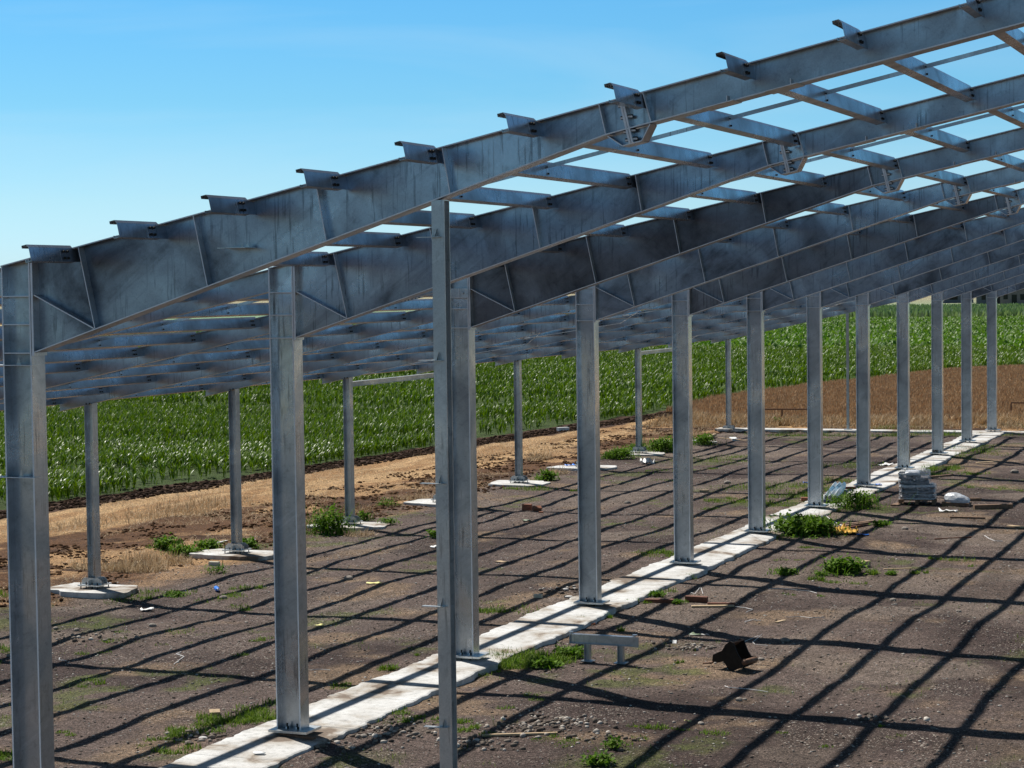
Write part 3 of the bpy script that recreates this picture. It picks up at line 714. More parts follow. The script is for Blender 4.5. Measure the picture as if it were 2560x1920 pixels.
def tufts(B_, cx, cy, n, rad, hmin, hmax, wd, lean_=.5, seg=2, zoff=-.01):
    a = rng.random(n)*6.283; r_ = np.sqrt(rng.random(n))
    ex, ey = (rad if isinstance(rad, tuple) else (rad, rad))
    px = cx+np.cos(a)*r_*ex; py = cy+np.sin(a)*r_*ey
    V, F_ = blades(px, py, height(px, py)+zoff, rng.uniform(hmin, hmax, n), wd*(.6+.8*rng.random(n)), rng.random(n)*6.28, lean_*rng.random(n), .3+.9*rng.random(n), seg); B_.add(V, F_)
x, y = scatter(60000, -18.5, 16, 68.3, 75, lambda x, y: (y < y_wheat(x)+.8) & (x > x_soil(y)+1) & (fbm(x, y, 1.4, 401, 3) > .42))
n = len(x); V, F_ = blades(x, y, height(x, y)-.02, .15+.45*rng.random(n)*sm(69, 71, y), .018+.015*rng.random(n), rng.random(n)*6.28, .1+.5*rng.random(n), .3+.9*rng.random(n), 2); stw.add(V, F_)
x, y = scatter(120000, -24, -11, 8, 70, lambda x, y: (x > x_soil(y)) & (fbm(x*.8, y*.35, 1.2, 402, 4) > .50) & (x < -11.9))
n = len(x); V, F_ = blades(x, y, height(x, y)-.005, .05+.13*rng.random(n), .008+.010*rng.random(n), rng.random(n)*6.28, .8+.7*rng.random(n), .2+.4*rng.random(n), 1); stw.add(V, F_)
c0 = cr(0, 960); cE = cr(0, 1440); cB = cr(640, 960); cC = cr(1280, 960); cD = cr(1920, 960); cF = cr(640, 1440); cG = cr(1280, 1440); cH = cr(1920, 1440)
for (cx_, cy_), n, rad, h1 in ((c0(1000, 1590, -.22), 1500, (1.1, .5), .32), (c0(1350, 1520, -.22), 1500, (.9, .7), .34), (c0(1180, 1600, -.22), 900, (.8, .4), .3), (c0(1500, 1110, -.2), 900, (1.4, 1.2), .35), (c0(1050, 1160, -.2), 700, (1.2, 1.5), .33), (c0(1650, 1060, -.2), 900, (1, 1.2), .4), (c0(1900, 1020, -.2), 700, (1, 1.2), .4), (c0(600, 1230, -.2), 500, (1, 1), .3),
                           (cB(480, 1200, -.2), 500, (.3, .5), .45), (cB(880, 1090, -.2), 300, (.4, .4), .4), (cB(900, 1290, -.2), 350, (.4, .4), .3), (cB(1290, 980, -.2), 500, (.8, .8), .3), (cC(370, 770, -.2), 500, (.4, .8), .4), (cC(150, 560, -.2), 300, (1.4, 1.4), .3), (cC(240, 640, -.2), 400, (.4, .9), .6)):
    tufts(stw, cx_, cy_, int(n*.8), rad, .06, h1, .011, 1.45)
stw.build('dry_grass', M['straw'], label='pale dry grass and straw lying along the brown soil', cat='dry grass', kind='stuff')
gr = Batch()
GS = [(cE(1100, 540), 90, .45, .10), (cE(1310, 440), 160, .6, .12), (cE(1420, 95), 260, .5, .16), (cE(1100, 130), 260, .6, .18), (cE(1820, 160), 260, .7, .15), (cE(1990, 240), 120, .4, .12), (cE(2130, 70), 260, .3, .2), (cE(830, 595), 90, .4, .1), (cE(700, 905), 160, .3, .13), (cE(1520, 565), 50, .3, .08), (cE(570, 1340), 90, .3, .1), (cE(1400, 1400), 160, .35, .1), (cE(1650, 1345), 420, (.35, .3), .16), (cE(1950, 1250), 600, (.45, .4), .17), (cE(2150, 1230), 600, (.45, .4), .18), (cE(1540, 1510), 260, (.3, .2), .13), (cE(50, 1580), 500, (.4, .3), .2), (cE(40, 120), 200, .4, .3), (cE(40, 600), 150, .4, .2), (cE(30, 850), 120, .4, .1), (cE(30, 700), 80, .3, .1), (cE(2060, 650), 50, .3, .1), (cE(1130, 1490), 50, .3, .07),
      (cF(850, 930), 220, (.3, .3), .12), (cF(1150, 790), 260, (.15, .2), .16), (cF(1430, 670), 90, .12, .1), (cF(100, 530), 150, .3, .1), (cF(70, 1140), 250, .35, .16), (cF(1130, 1190), 200, .3, .12), (cF(1350, 1260), 200, .4, .11), (cF(1460, 1260), 150, .3, .1), (cF(1840, 1270), 160, .2, .13), (cF(1800, 1340), 160, .2, .13), (cF(2080, 1150), 60, .2, .1), (cF(2050, 1360), 80, .2, .1), (cF(2120, 300), 400, (.7, .4), .16), (cF(2000, 300), 200, .3, .15), (cF(1950, 820), 300, (.25, .25), .14), (cF(2150, 760), 700, (.35, .35), .2), (cF(30, 1240), 100, .2, .16),
      (cG(100, 720), 1600, (.6, .55), .24), (cG(280, 730), 900, (.35, .4), .24), (cG(1090, 230), 160, .2, .15), (cG(840, 340), 120, .15, .12), (cG(600, 390), 120, .15, .2), (cG(1300, 130), 160, .3, .14), (cG(1450, 740), 60, .1, .16), (cG(960, 470), 80, .1, .2), (cG(260, 1050), 120, .3, .06), (cG(700, 1460), 160, .4, .07), (cG(1000, 1430), 150, .3, .09), (cG(1500, 1350), 260, (.5, .15), .13), (cG(200, 1450), 120, .4, .07), (cG(400, 1400), 80, .3, .08), (cG(1550, 15), 120, .2, .15), (cG(1100, 1320), 60, .2, .07),
      (cC(1300, 1480), 500, (.7, .4), .18), (cC(1220, 1240), 60, .4, .1), (cC(1980, 1010), 500, (.9, .6), .2), (cC(1840, 990), 200, .5, .15), (cC(2030, 1070), 120, .3, .2), (cC(1650, 1080), 150, .5, .12), (cC(1720, 640), 500, (1.4, .9), .18), (cC(1900, 610), 350, (1.2, .8), .2), (cC(1300, 740), 260, 1., .15), (cC(1300, 820), 160, .8, .12), (cC(100, 880), 400, (.9, .5), .2), (cC(540, 900), 120, .3, .2), (cC(1640, 720), 150, .6, .14), (cC(1550, 1480), 150, .5, .15), (cC(800, 805), 60, .3, .12),
      (cD(150, 900), 1200, (1.6, 1.4), .24), (cD(250, 960), 900, (1.2, .8), .22), (cD(60, 1050), 500, (.8, .6), .2), (cD(600, 1090), 600, (.7, .5), .2), (cD(730, 700), 500, (1, 1.4), .25), (cD(560, 840), 400, (.6, .8), .3), (cD(1350, 780), 500, (.8, .6), .22), (cD(1480, 730), 800, (.6, .8), .3), (cD(1750, 580), 600, (1, 2), .28), (cD(1640, 640), 350, (.9, 1), .2), (cD(1730, 780), 300, (.6, .4), .16), (cD(2000, 600), 150, 1, .14), (cD(1850, 550), 300, 1.2, .15), (cD(640, 435), 700, (2.6, .9), .3), (cD(1050, 372), 400, (1.6, .5), .3), (cD(1320, 430), 400, (1.4, 1), .35), (cD(1600, 440), 300, (1, 1), .3), (cD(2160, 370), 400, (1.2, .5), .35), (cD(2050, 430), 350, (2, 1), .2), (cD(60, 430), 300, (1.2, .8), .3), (cD(1740, 890), 100, .4, .14), (cD(1500, 1510), 120, .25, .18), (cD(1650, 1530), 120, .35, .12), (cD(1720, 1560), 60, .2, .1), (cD(350, 1410), 160, .5, .1), (cD(230, 1520), 120, .4, .1), (cD(900, 1635), 200, .2, .2), (cD(1060, 1640), 160, .15, .2), (cD(1320, 1635), 160, .2, .2), (cD(1340, 1340), 40, .2, .1), (cD(1060, 350), 150, 1, .2), (cD(1940, 900), 60, .4, .14), (cD(2090, 920), 60, .4, .14),
      (cH(680, 50), 200, (.6, .2), .12), (cH(520, 170), 50, .2, .08), (cH(180, 150), 50, .2, .08), (cH(520, 1465), 40, .12, .07), (cH(120, 1390), 40, .15, .06), (cH(935, 1310), 40, .08, .1), (cH(1100, 1390), 60, .15, .05), (cH(430, 30), 150, .15, .2)]
for (c_, n, rad, h1) in GS:
    rr = rad if isinstance(rad, tuple) else (rad, rad); k = max(2, int(n/45))
    for j in range(k):                                          # every patch is a handful of small clumps
        a_ = rnd.random()*6.283; q_ = math.sqrt(rnd.random()); cs = .25+.35*rnd.random()
        tufts(gr, c_[0]+math.cos(a_)*q_*rr[0], c_[1]+math.sin(a_)*q_*rr[1], int(n*1.5/k), (rr[0]*cs, rr[1]*cs), .02, h1*(.45+.5*rnd.random()), .012, 1.2, 2)
x, y = scatter(60000, -13, 13, 2, 66, lambda x, y: (fbm(x, y, 2.3, 81, 4) > .60) & (fbm(x, y, .5, 71, 3) > .5) & (np.abs(x+.275) > .62))
n = len(x); V, F_ = blades(x, y, height(x, y)-.005, .03+.07*rng.random(n), .007+.006*rng.random(n), rng.random(n)*6.28, rng.random(n)*1.2, .3+.5*rng.random(n), 1); gr.add(V, F_)
gr.build('low_grass', M['grassm'], label='short green grass patches scattered over the site ground', cat='grass', kind='stuff')

# stones and clods: one batch of low-poly pebbles
ico = [(0, 0, 1), (.89, 0, .45), (.28, .85, .45), (-.72, .53, .45), (-.72, -.53, .45), (.28, -.85, .45), (.72, .53, -.45), (-.28, .85, -.45), (-.89, 0, -.45), (-.28, -.85, -.45), (.72, -.53, -.45), (0, 0, -1)]
icf = [(0, 1, 2), (0, 2, 3), (0, 3, 4), (0, 4, 5), (0, 5, 1), (1, 6, 2), (2, 7, 3), (3, 8, 4), (4, 9, 5), (5, 10, 1), (6, 7, 2), (7, 8, 3), (8, 9, 4), (9, 10, 5), (10, 6, 1), (11, 7, 6), (11, 8, 7), (11, 9, 8), (11, 10, 9), (11, 6, 10)]
def pebbles(name, x, y, s, m, flat=.55, **kw):
    n = len(x); I_ = np.array(ico)[None]*(1+rng.uniform(-.28, .28, (n, 12, 1)))
    a = rng.random(n)*6.28; sx = s*(.8+.6*rng.random(n)); sy = s*(.7+.4*rng.random(n)); sz = s*flat*(.6+.7*rng.random(n))
    u = I_[..., 0]*sx[:, None]; v_ = I_[..., 1]*sy[:, None]; U, V_ = rot2(u, v_, a[:, None])
    P = np.stack([x[:, None]+U, y[:, None]+V_, (height(x, y)+sz*.35)[:, None]+I_[..., 2]*sz[:, None]], -1)
    F_ = (np.array(icf)[None]+(np.arange(n)*12)[:, None, None]).reshape(-1, 3)
    o = bpy.data.objects.new(name, npmesh(name, P.reshape(-1, 3), F_, m, 3)); col.objects.link(o); return tag(o, **kw)
offs = lambda x, y: (np.abs(x+.275) > .70)
x, y = scatter(90000, -12.5, 14, -1, 64, lambda x, y: offs(x, y) & (rng.random(len(x)) < np.clip(1.3-(y/45), .15, 1)))
def pebmat(name, stops):
    m, nt, b, N, L = mat(name); g = N.new('ShaderNodeNewGeometry')
    L.new(ramp(nt, g.outputs['Random Per Island'], stops), b.inputs['Base Color']); b.inputs['Roughness'].default_value = .9; b.inputs['Specular IOR Level'].default_value = .2; return m
M['peb'] = pebmat('mixed_gravel', [(0, (.07, .055, .045)), (.5, (.16, .13, .105)), (.8, (.30, .26, .22)), (1, (.60, .56, .50))])
pebbles('gravel', x, y, .009+.018*rng.random(len(x))**3, M['peb'], label='loose gravel and pebbles over the trodden site ground', cat='gravel', kind='stuff')
x, y = scatter(15000, -16.5, -11.2, 8, 68, lambda x, y: (fbm(x, y, 1.0, 501, 3) > .5))
M['clod'] = leafmat('brown_soil_clod', (.06, .03, .016), .95, (.17, .09, .045), .1)
pebbles('soil_clods', x, y, .02+.05*rng.random(len(x))**2, M['clod'], label='brown clods of turned soil between track and lean-to', cat='soil', kind='stuff')
x, y = scatter(26000, -23, -16, 24, 80, lambda x, y: (np.abs(x-(x_corn(y)+x_soil(y))/2) < .8))
M['clodd'] = leafmat('dark_field_clod', (.022, .012, .008), .95, (.07, .04, .022), .1)
pebbles('field_edge_clods', x, y, .03+.06*rng.random(len(x))**2, M['clodd'], label='dark turned soil along the edge of the maize', cat='soil', kind='stuff')
# rubble heaps along the strip edges
rx_, ry_ = [], []
for (c_, n, sx, sy) in ((cE(1700, 1380), 60, .25, .2), (cF(1100, 1340), 160, .4, .35), (cF(700, 1250), 50, .3, .3), (cG(450, 120), 40, .3, .3), (cG(400, 1280), 130, .35, .25), (cG(150, 1330), 90, .3, .2), (cH(1050, 1240), 40, .25, .12), (cF(1900, 1440), 60, .25, .15), (cG(1500, 600), 70, .3, .2), (cF(620, 1480), 60, .3, .15), (cG(900, 1420), 30, .3, .2), (cE(700, 500), 60, .6, .3)):
    rx_.append(c_[0]+rng.normal(0, sx, n)); ry_.append(c_[1]+rng.normal(0, sy, n))
pebbles('rubble', np.concatenate(rx_), np.concatenate(ry_), .018+.035*rng.random(sum(map(len, rx_)))**1.5, M['peb'], .7, label='small rubble stones heaped beside the footing strip', cat='rubble', kind='stuff')

# ------------------------------------------------------------------ single plants
def bush(c_, wd, hg, n, label, leaf=.07, name='weed_bush', grp='weeds growing on the site', stemn=7, up=.0):
    x0, y0 = c_; z0 = float(height(np.array([x0]), np.array([y0]))[0]); hg *= .85
    t = empty(name, (x0, y0, z0), label, 'bush' if wd > .5 else 'weed', grp); b_ = Batch(); r_ = rng
    k = max(4, int(n/45)); ca_ = r_.random(k)*6.28; cr_ = np.sqrt(r_.random(k))*.75
    CX = np.cos(ca_)*cr_*wd/2; CY = np.sin(ca_)*cr_*wd/2; CZ = hg*(.22+.55*r_.random(k))*(1-.45*cr_)
    i = r_.integers(0, k, n); s = .17*wd+.05
    px = CX[i]+r_.normal(0, s*.55, n); py = CY[i]+r_.normal(0, s*.55, n); pz = np.clip(CZ[i]+r_.normal(0, hg*.16, n), .01, hg*1.1)+up*hg
    V, F_ = blades(px, py, pz, leaf*(.7+.7*r_.random(n)), leaf*(.55+.4*r_.random(n)), r_.random(n)*6.28, .5+.9*r_.random(n), .3+.8*r_.random(n), 2)
    b_.add(V, F_)
    n2 = max(8, n//9); V, F_ = blades(r_.normal(0, wd*.3, n2), r_.normal(0, wd*.3, n2), np.zeros(n2), hg*(.5+.9*r_.random(n2)), .012+.01*r_.random(n2), r_.random(n2)*6.28, .1+.7*r_.random(n2), .2+.7*r_.random(n2), 3); b_.add(V, F_)
    n3 = n//7; q3 = wd*(.45+.35*r_.random(n3)); a3 = r_.random(n3)*6.28; V, F_ = blades(np.cos(a3)*q3, np.sin(a3)*q3, .01+.05*r_.random(n3), leaf*(.4+.6*r_.random(n3)), leaf*.5*(.5+r_.random(n3)), r_.random(n3)*6.28, .6+.9*r_.random(n3), .3+.6*r_.random(n3), 2); b_.add(V, F_)
    o = bpy.data.objects.new('foliage', npmesh('foliage', np.concatenate(b_.V), np.concatenate(b_.F), M['leaf'])); col.objects.link(o); o.parent = t
    sm2 = MB()
    for j in range(stemn):
        q_ = int(r_.integers(0, k)); sm2.tube([(CX[q_]*.15, CY[q_]*.15, -.02), (CX[q_]*.7, CY[q_]*.7, CZ[q_]*.6), (CX[q_], CY[q_], CZ[q_]*1.15+up*hg)], [.008, .006, .003], 5)
    sm2.build('stems', M['grassm'], t)
    return t
bush(cD(310, 1290), 1.55, 0.58, 1900, 'large dark green leafy bush beside the sixth tall column', .10)
bush(cD(760, 1070), 1.25, 0.58, 1300, 'olive green bushy weed behind the seventh tall column, on the strip edge', .06)
bush(cD(640, 1630), .82, 0.40, 1000, 'round bright green bush in front, alone on the dark ground', .075)
bush(cD(970, 1235), .42, 0.18, 260, 'small green weed right of the yellow cloth', .06)
bush(cD(130, 1645), .45, 0.18, 260, 'small green weed left of the round bright bush', .06)
bush(cD(460, 1655), .28, 0.10, 120, 'tiny low weed at the foot of the round bright bush', .05)
bush(cB(640, 1270, -.2), .95, 0.92, 1000, 'tall thin weed clump left of the slim rear column', .075, up=.0)
bush(cB(945, 1165, -.2), .28, 0.34, 150, 'bright small weed right of the slim rear column with the tall clump', .07)
bush(cB(1150, 1200, -.2), .5, 0.22, 160, 'low spiky weed right of the third pad', .06)
bush(cB(1140, 1040, -.2), .6, 0.28, 160, 'faint weed on the brown soil left of the gable post', .05)
bush(cB(1530, 1310), .4, 0.24, 200, 'dark weed just left of the gable post foot', .06)
bush(cC(940, 640, -.2), .95, 0.50, 900, 'dark green bush left of the slim column between two bushes', .08)
bush(cC(1080, 560, -.2), .7, 0.40, 300, 'lighter green weed behind the slim column between two bushes', .07)
bush(cC(1320, 575, -.2), 1.3, 0.68, 1300, 'tall dark green bush left of the fifth tall column', .09)
bush(cC(1650, 520, -.2), 1.1, 0.56, 700, 'green bush just right of the fifth tall column', .08)
bush(cC(295, 825, -.2), .62, 0.40, 500, 'bright green bush at the right corner of a pad, left of the fourth tall column', .08)
bush(cC(810, 640, -.2), .6, 0.24, 260, 'low green weed right behind the fourth tall column', .06)
bush(cG(505, 690), .46, 0.22, 480, 'bushy green weed left of the steel trestle', .06)
bush(cG(750, 1620), .26, 0.19, 170, 'single leafy weed near the bottom edge', .065)
bush(cG(885, 1490), .22, 0.16, 90, 'small thin weed near the bottom edge, beside rubble', .05)
bush(cG(1240, 170), .26, 0.14, 160, 'light green weed beside the brown planks', .05)
bush(cG(1450, 230), .24, 0.10, 120, 'small weed between the brown planks', .05)
bush(cG(300, 790), .35, 0.18, 300, 'dark leafy weed in the grass clump left of the trestle', .06)
bush(c0(1450, 1420, -.2), .7, 0.40, 420, 'yellow green weed by the dry grass, left of the wet pad', .08)
bush(c0(1600, 1450, -.2), .75, 0.27, 480, 'dark low weed at the left end of the wet pad', .07)
bush(c0(1770, 1410, -.2), .75, 0.27, 420, 'green low weed touching the wet pad', .07)
bush(c0(2130, 1400, -.2), .55, 0.34, 380, 'bright green weed behind the wet pad, right of its column', .08)
bush(cE(1500, 130), .5, 0.13, 180, 'low weed right of the thick white pad', .05)
bush(cD(1060, 1645), .2, 0.10, 80, 'tiny weed in front right of the round bright bush', .05)
bush(cD(75, 330), .5, 0.40, 150, 'yellow flowered weed in front of the rusty rail', .06)
bush(c0(1850, 1600), .45, 0.28, 120, 'thin weed below the wet pad', .05)

# ------------------------------------------------------------------ things lying about
def gz(x, y): return float(height(np.array([x]), np.array([y]))[0])
def plank(a, b_, wd, th, m, label, lift=.0, name='plank', cat='plank', grp=None):
    (x0, y0), (x1, y1) = a, b_; z0, z1 = gz(x0, y0)+th/2+lift, gz(x1, y1)+th/2+lift
    t = MB().bar((x0, y0, z0), (x1, y1, z1), wd, th).build(name, m)
    bv = t.modifiers.new('b', 'BEVEL'); bv.width = min(.004, th*.2); bv.segments = 1
    return tag(t, label, cat, grp)
plank(cG(1150, 215), cG(1400, 228), .12, .075, M['wood_red'], 'reddish brown plank nearest the strip, weed at its end', grp='planks on the ground')
plank(cG(1500, 212), cG(1690, 218), .13, .11, M['wood_red'], 'thick short dark red timber block between the planks', grp='planks on the ground')
plank(cG(1550, 255), cG(1920, 250), .11, .03, M['wood_pale'], 'thin pale board under the red timber', grp='planks on the ground')
plank(cG(1690, 238), cG(1925, 236), .10, .05, M['wood_red'], 'red brown plank behind the thin pale board', grp='planks on the ground')
plank(cF(1950, 1385), cG(395, 1382), .05, .03, M['wood_pale'], 'long thin pale batten near the bottom edge', name='batten', cat='batten')
plank(cD(1780, 1085), cD(2110, 1078), .14, .12, M['wood'], 'long dark beam right of the wrapped sack', grp='planks on the ground')
plank(cD(1600, 1018), cD(1840, 1012), .12, .08, M['wood'], 'dark board behind the wrapped sack', grp='planks on the ground')
plank(cD(1570, 1162), cD(1875, 1162), .09, .05, M['wood'], 'dark straight board below the long dark beam', grp='planks on the ground')
plank(cD(1440, 1345), cD(1755, 1325), .035, .03, M['wood_red'], 'thin dark stick lying alone on the gravel', name='stick', cat='stick')
plank(cD(2080, 1212), cD(2212, 1232), .12, .03, M['wood_pale'], 'pale board at the right edge of the photo', grp='planks on the ground')
plank(cD(1000, 1598), cD(1240, 1590), .05, .02, M['wood_pale'], 'bent pale lath on the ground right of the round bush', name='lath', cat='lath')
plank(cD(1400, 815), cD(1595, 795), .10, .06, M['wood'], 'dark plank behind the wrapped pallet', grp='planks on the ground')
plank(cD(1800, 672), cD(1975, 668), .14, .03, M['wood_pale'], 'pale board far right near the strip end', grp='planks on the ground')
plank(cD(750, 1590), cD(865, 1575), .16, .12, M['wood_pale'], 'short timber offcut at the right side of the round bright bush', name='timber_offcut', cat='offcut')
for i, (a, b_, l) in enumerate((((640, 1265), (800, 1235), 'front'), ((660, 1250), (870, 1225), 'middle'), ((700, 1240), (920, 1215), 'back'))):
    plank(cD(*a), cD(*b_), .12, .05, M['wood'] if i else M['wood_red'], f'{l} board of the three behind the yellow cloth', .03*i, grp='boards behind the yellow cloth')
plank(cD(1090, 1060), cD(1170, 1040), .2, .04, M['wood'], 'short board left of the wrapped pallet')
plank(cC(1680, 480, -.2), cC(1755, 455, -.2), .12, .10, M['wood_pale'], 'pale timber leaning in the rubbish by the rear corner', .05)
plank(cC(1600, 470, -.2), cC(1650, 460, -.2), .2, .05, M['wood_pale'], 'pale flat board beside the bush right of the fifth tall column')
plank(cC(1780, 472, -.2), cC(2030, 500, -.2), .05, .03, M['wood_pale'], 'long thin stick in the rubbish by the rear corner', .05, 'stick', 'stick')
plank(cC(1905, 465, -.2), cC(1935, 490, -.2), .25, .05, M['white'], 'white board scrap by the rear corner')
plank(cD(640, 925), cD(755, 925), .12, .14, M['wood_red'], 'dark timber beside the stack of angles')
plank(c0(2040, 1345, -.2), c0(2212, 1340, -.2), .05, .03, M['white'], 'long white lath behind the wet pad', name='lath', cat='lath')
plank(c0(1880, 1370, -.2), c0(1960, 1345, -.2), .06, .03, M['white'], 'short white lath left behind the wet pad column', name='lath', cat='lath')
plank(c0(1850, 1395, -.2), c0(1930, 1385, -.2), .06, .03, M['wood_pale'], 'pale lath at the back edge of the wet pad', name='lath', cat='lath')
plank(cC(395, 400, -.2), cC(485, 395, -.2), .2, .16, M['white'], 'short pale pipe lying at the maize edge', name='pipe', cat='pipe')
def lump(c_, s, m, label, name, cat, grp=None, flat=.6, sub=2, jit=.25, seed=0, z=None, st=(1, 1), rz=0):
    import bmesh
    bm = bmesh.new(); bmesh.ops.create_icosphere(bm, subdivisions=sub, radius=1); r_ = random.Random(seed or int(abs(c_[0]*100)+abs(c_[1]*10)))
    off = [mathutils.Vector((r_.uniform(-1, 1), r_.uniform(-1, 1), r_.uniform(-1, 1))).normalized() for _ in range(7)]
    am = [r_.uniform(-jit, jit) for _ in off]
    for v in bm.verts:
        n_ = v.co.normalized(); k = 1+sum(a*max(0, n_.dot(o))**2 for a, o in zip(am, off))+r_.uniform(-.04, .04)
        v.co = mathutils.Vector((n_.x*k*s*st[0], n_.y*k*s*st[1], max(n_.z, -.55)*k*s*flat))
    me = bpy.data.meshes.new(name); bm.to_mesh(me); bm.free(); me.materials.append(m)
    o = bpy.data.objects.new(name, me); col.objects.link(o); zz = gz(*c_) if z is None else z
    o.location = (c_[0], c_[1], zz+s*flat*.42); o.rotation_euler = (0, 0, rz)
    return tag(o, label, cat, grp)
SG = 'larger stones on the site'
for c_, s, lab in ((cG(2155, 715), .055, 'round brown stone right of the black iron part'), (cG(1960, 1075), .06, 'grey stone below the white strap at the right'), (cG(2010, 1068), .035, 'small stone beside the grey stone below the strap'), (cG(1635, 1280), .045, 'dark stone beside the yellowish chip'), (cH(150, 560), .075, 'round grey stone in the shade line of the right foreground'),
                   (cE(1930, 165), .085, 'grey stone near the blue bottle'), (cE(80, 640), .06, 'white stone just left of the nearest column'), (cE(480, 415), .05, 'stone just right of the nearest column'), (cE(1320, 400), .075, 'flat pale stone in the left foreground'), (cE(655, 440), .05, 'flat stone left of the flat pale one'), (cF(790, 1660), .04, 'stone at the strip edge, bottom'), (cF(930, 1390), .05, 'brown stone under the strip edge'), (cH(1080, 190), .06, 'flat light stone in the right foreground'), (cH(1100, 225), .045, 'dark stone just below the flat light one'), (cH(1645, 305), .045, 'dark oval stone right foreground'), (cH(600, 110), .045, 'stone on the shadow crossing at right'), (cH(1430, 1330), .035, 'flat stone near the bottom right shadow'), (cD(1190, 1260), .10, 'flat pale stone below the small weed'), (cD(2130, 770), .14, 'grey stone at the far right'), (cC(1860, 845), .11, 'pointed brown stone left of the sixth tall column'), (cC(1000, 1010), .1, 'brown stone between fourth and fifth tall columns'), (cB(800, 1650), .10, 'long grey stone below the pad with tall weeds')):
    lump(c_, s, M['stone'], lab, 'stone', 'stone', SG, .6, 2)
for c_, s, lab in ((cG(460, 118), .07, 'larger white rubble piece left of the fourth column base'), (cG(540, 112), .05, 'small white rubble piece left of the fourth column base'), (cG(485, 175), .085, 'flat white rubble slab left of the fourth column base'), (cE(1760, 1395), .06, 'whitish broken concrete lump at the strip edge, lower left'), (cE(1640, 1370), .05, 'grey broken concrete lump at the strip edge, lower left')):
    lump(c_, s, M['stone_w'], lab, 'rubble_piece', 'rubble', 'broken concrete pieces', .4, 2)
def block(c_, sx, sy, sz, rz, m, label, name, cat, grp=None, z=None, tilt=0):
    o = MB().box(-sx/2, sx/2, -sy/2, sy/2, 0, sz).build(name, m); o.location = (c_[0], c_[1], (gz(*c_) if z is None else z)-.008); o.rotation_euler = (tilt, 0, rz)
    bv = o.modifiers.new('b', 'BEVEL'); bv.width = .004; bv.segments = 1; return tag(o, label, cat, grp)
block(cG(225, 180), .17, .09, .07, .1, M['pale_block'], 'pale cement block left of the fourth column base', 'cement_block', 'block')
block(c0(1850, 1525), .24, .1, .1, .1, M['pale_block'], 'pale yellow block in front of the wet pad', 'cement_block', 'block')
block(cE(1855, 1190), .15, .12, .07, .6, M['wood_pale'], 'small open pale carton at the grass in the lower left', 'carton', 'carton', tilt=.25)
block(cC(130, 1065), .26, .13, .18, .1, M['brick'], 'hollow brick standing left of the broken one', 'brick', 'brick', 'bricks left of the fourth tall column')
block(cC(210, 1075), .24, .13, .14, .8, M['brick'], 'tilted broken brick right of the standing one', 'brick', 'brick', 'bricks left of the fourth tall column', tilt=.5)
block(cC(250, 1095), .12, .08, .05, .3, M['brick'], 'brick fragment in front of the tilted brick', 'brick', 'brick', 'bricks left of the fourth tall column')
block(cD(330, 1022), .28, .14, .16, .3, M['brick'], 'hollow brick beside the seventh tall column base', 'brick', 'brick')
block(cD(1447, 625), .22, .14, .18, 0, M['stone'], 'grey block in front of the tenth column base', 'cement_block', 'block', z=-.08)
block(cC(1660, 925), .28, .09, .06, .5, M['wood_pale'], 'pale wood piece left of the sixth tall column', 'wood_piece', 'wood piece')
block(cG(672, 415), .04, .24, .035, -.5, M['orange'], 'orange tile strip at the strip edge above the trestle', 'tile_strip', 'tile')
block(cG(1405, 555), .07, .12, .03, .2, M['white'], 'white metal channel scrap right of the trestle', 'channel_scrap', 'scrap', tilt=.5)
block(cH(110, 385), .075, .28, .02, -.3, M['wood_pale'], 'orange pale wood chip standing out on the gravel, right foreground', 'wood_chip', 'wood piece')
block(cG(2160, 768), .13, .04, .01, .3, M['wood_pale'], 'cream splinter right of the black iron part', 'wood_chip', 'wood piece')
def sheet(c_, sx, sy, m, label, name, cat, rz=0, crum=.03, n=7, z=None, seed=1, lift=.012):
    r_ = random.Random(seed); mb = MB(); V = []; Fs = []
    hh_ = [[abs(r_.gauss(0, crum)) for _ in range(n)] for _ in range(n)]
    for i in range(n):
        for j in range(n):
            u, v = i/(n-1)-.5, j/(n-1)-.5; k = 1-.5*max(0, (u*u+v*v)-.2)
            V.append((u*sx*k+r_.uniform(-.03, .03)*sx, v*sy*k+r_.uniform(-.03, .03)*sy, hh_[i][j]+lift))
    for i in range(n-1):
        for j in range(n-1): Fs.append((i*n+j, (i+1)*n+j, (i+1)*n+j+1, i*n+j+1))
    o = mb.add(V, Fs).build(name, m, smooth=True); o.location = (c_[0], c_[1], gz(*c_) if z is None else z); o.rotation_euler = (0, 0, rz)
    so_ = o.modifiers.new('s', 'SOLIDIFY'); so_.thickness = .004
    return tag(o, label, cat)
sheet(cD(630, 1300), .86, .42, M['yellow'], 'crumpled bright yellow cloth beside the large green bush', 'cloth', 'cloth', .05, .07, 12, seed=3)
sheet(cC(1170, 680, -.2), .5, .3, M['white'], 'crumpled white bag in front of the slim column between bushes', 'plastic_bag', 'bag', 0, .09, 8, seed=5)
sheet(cD(912, 892), .5, .35, M['blue'], 'blue rag beside the eighth column base plate', 'rag', 'rag', 0, .02, 7, z=-.075, seed=6)
sheet(cC(510, 708, -.19), .45, .2, M['blue'], 'blue scrap lying on a pad left of the fourth tall column', 'plastic_scrap', 'scrap', 0, .02, 6, z=-.185, seed=8)
sheet(cF(1020, 48), .33, .16, M['yellow_pale'], 'pale yellow paper in the middle of the gravel', 'paper', 'paper', .2, .012, 5, seed=9)
sheet(cF(548, 407), .18, .13, M['yellow_pale'], 'small yellow paper right of the second column', 'paper', 'paper', .5, .01, 4, seed=10)
sheet(cC(2110, 1525-0), .1, .1, M['white'], 'small white paper hidden near the sixth column', 'paper', 'paper', 0, .01, 4, seed=11)
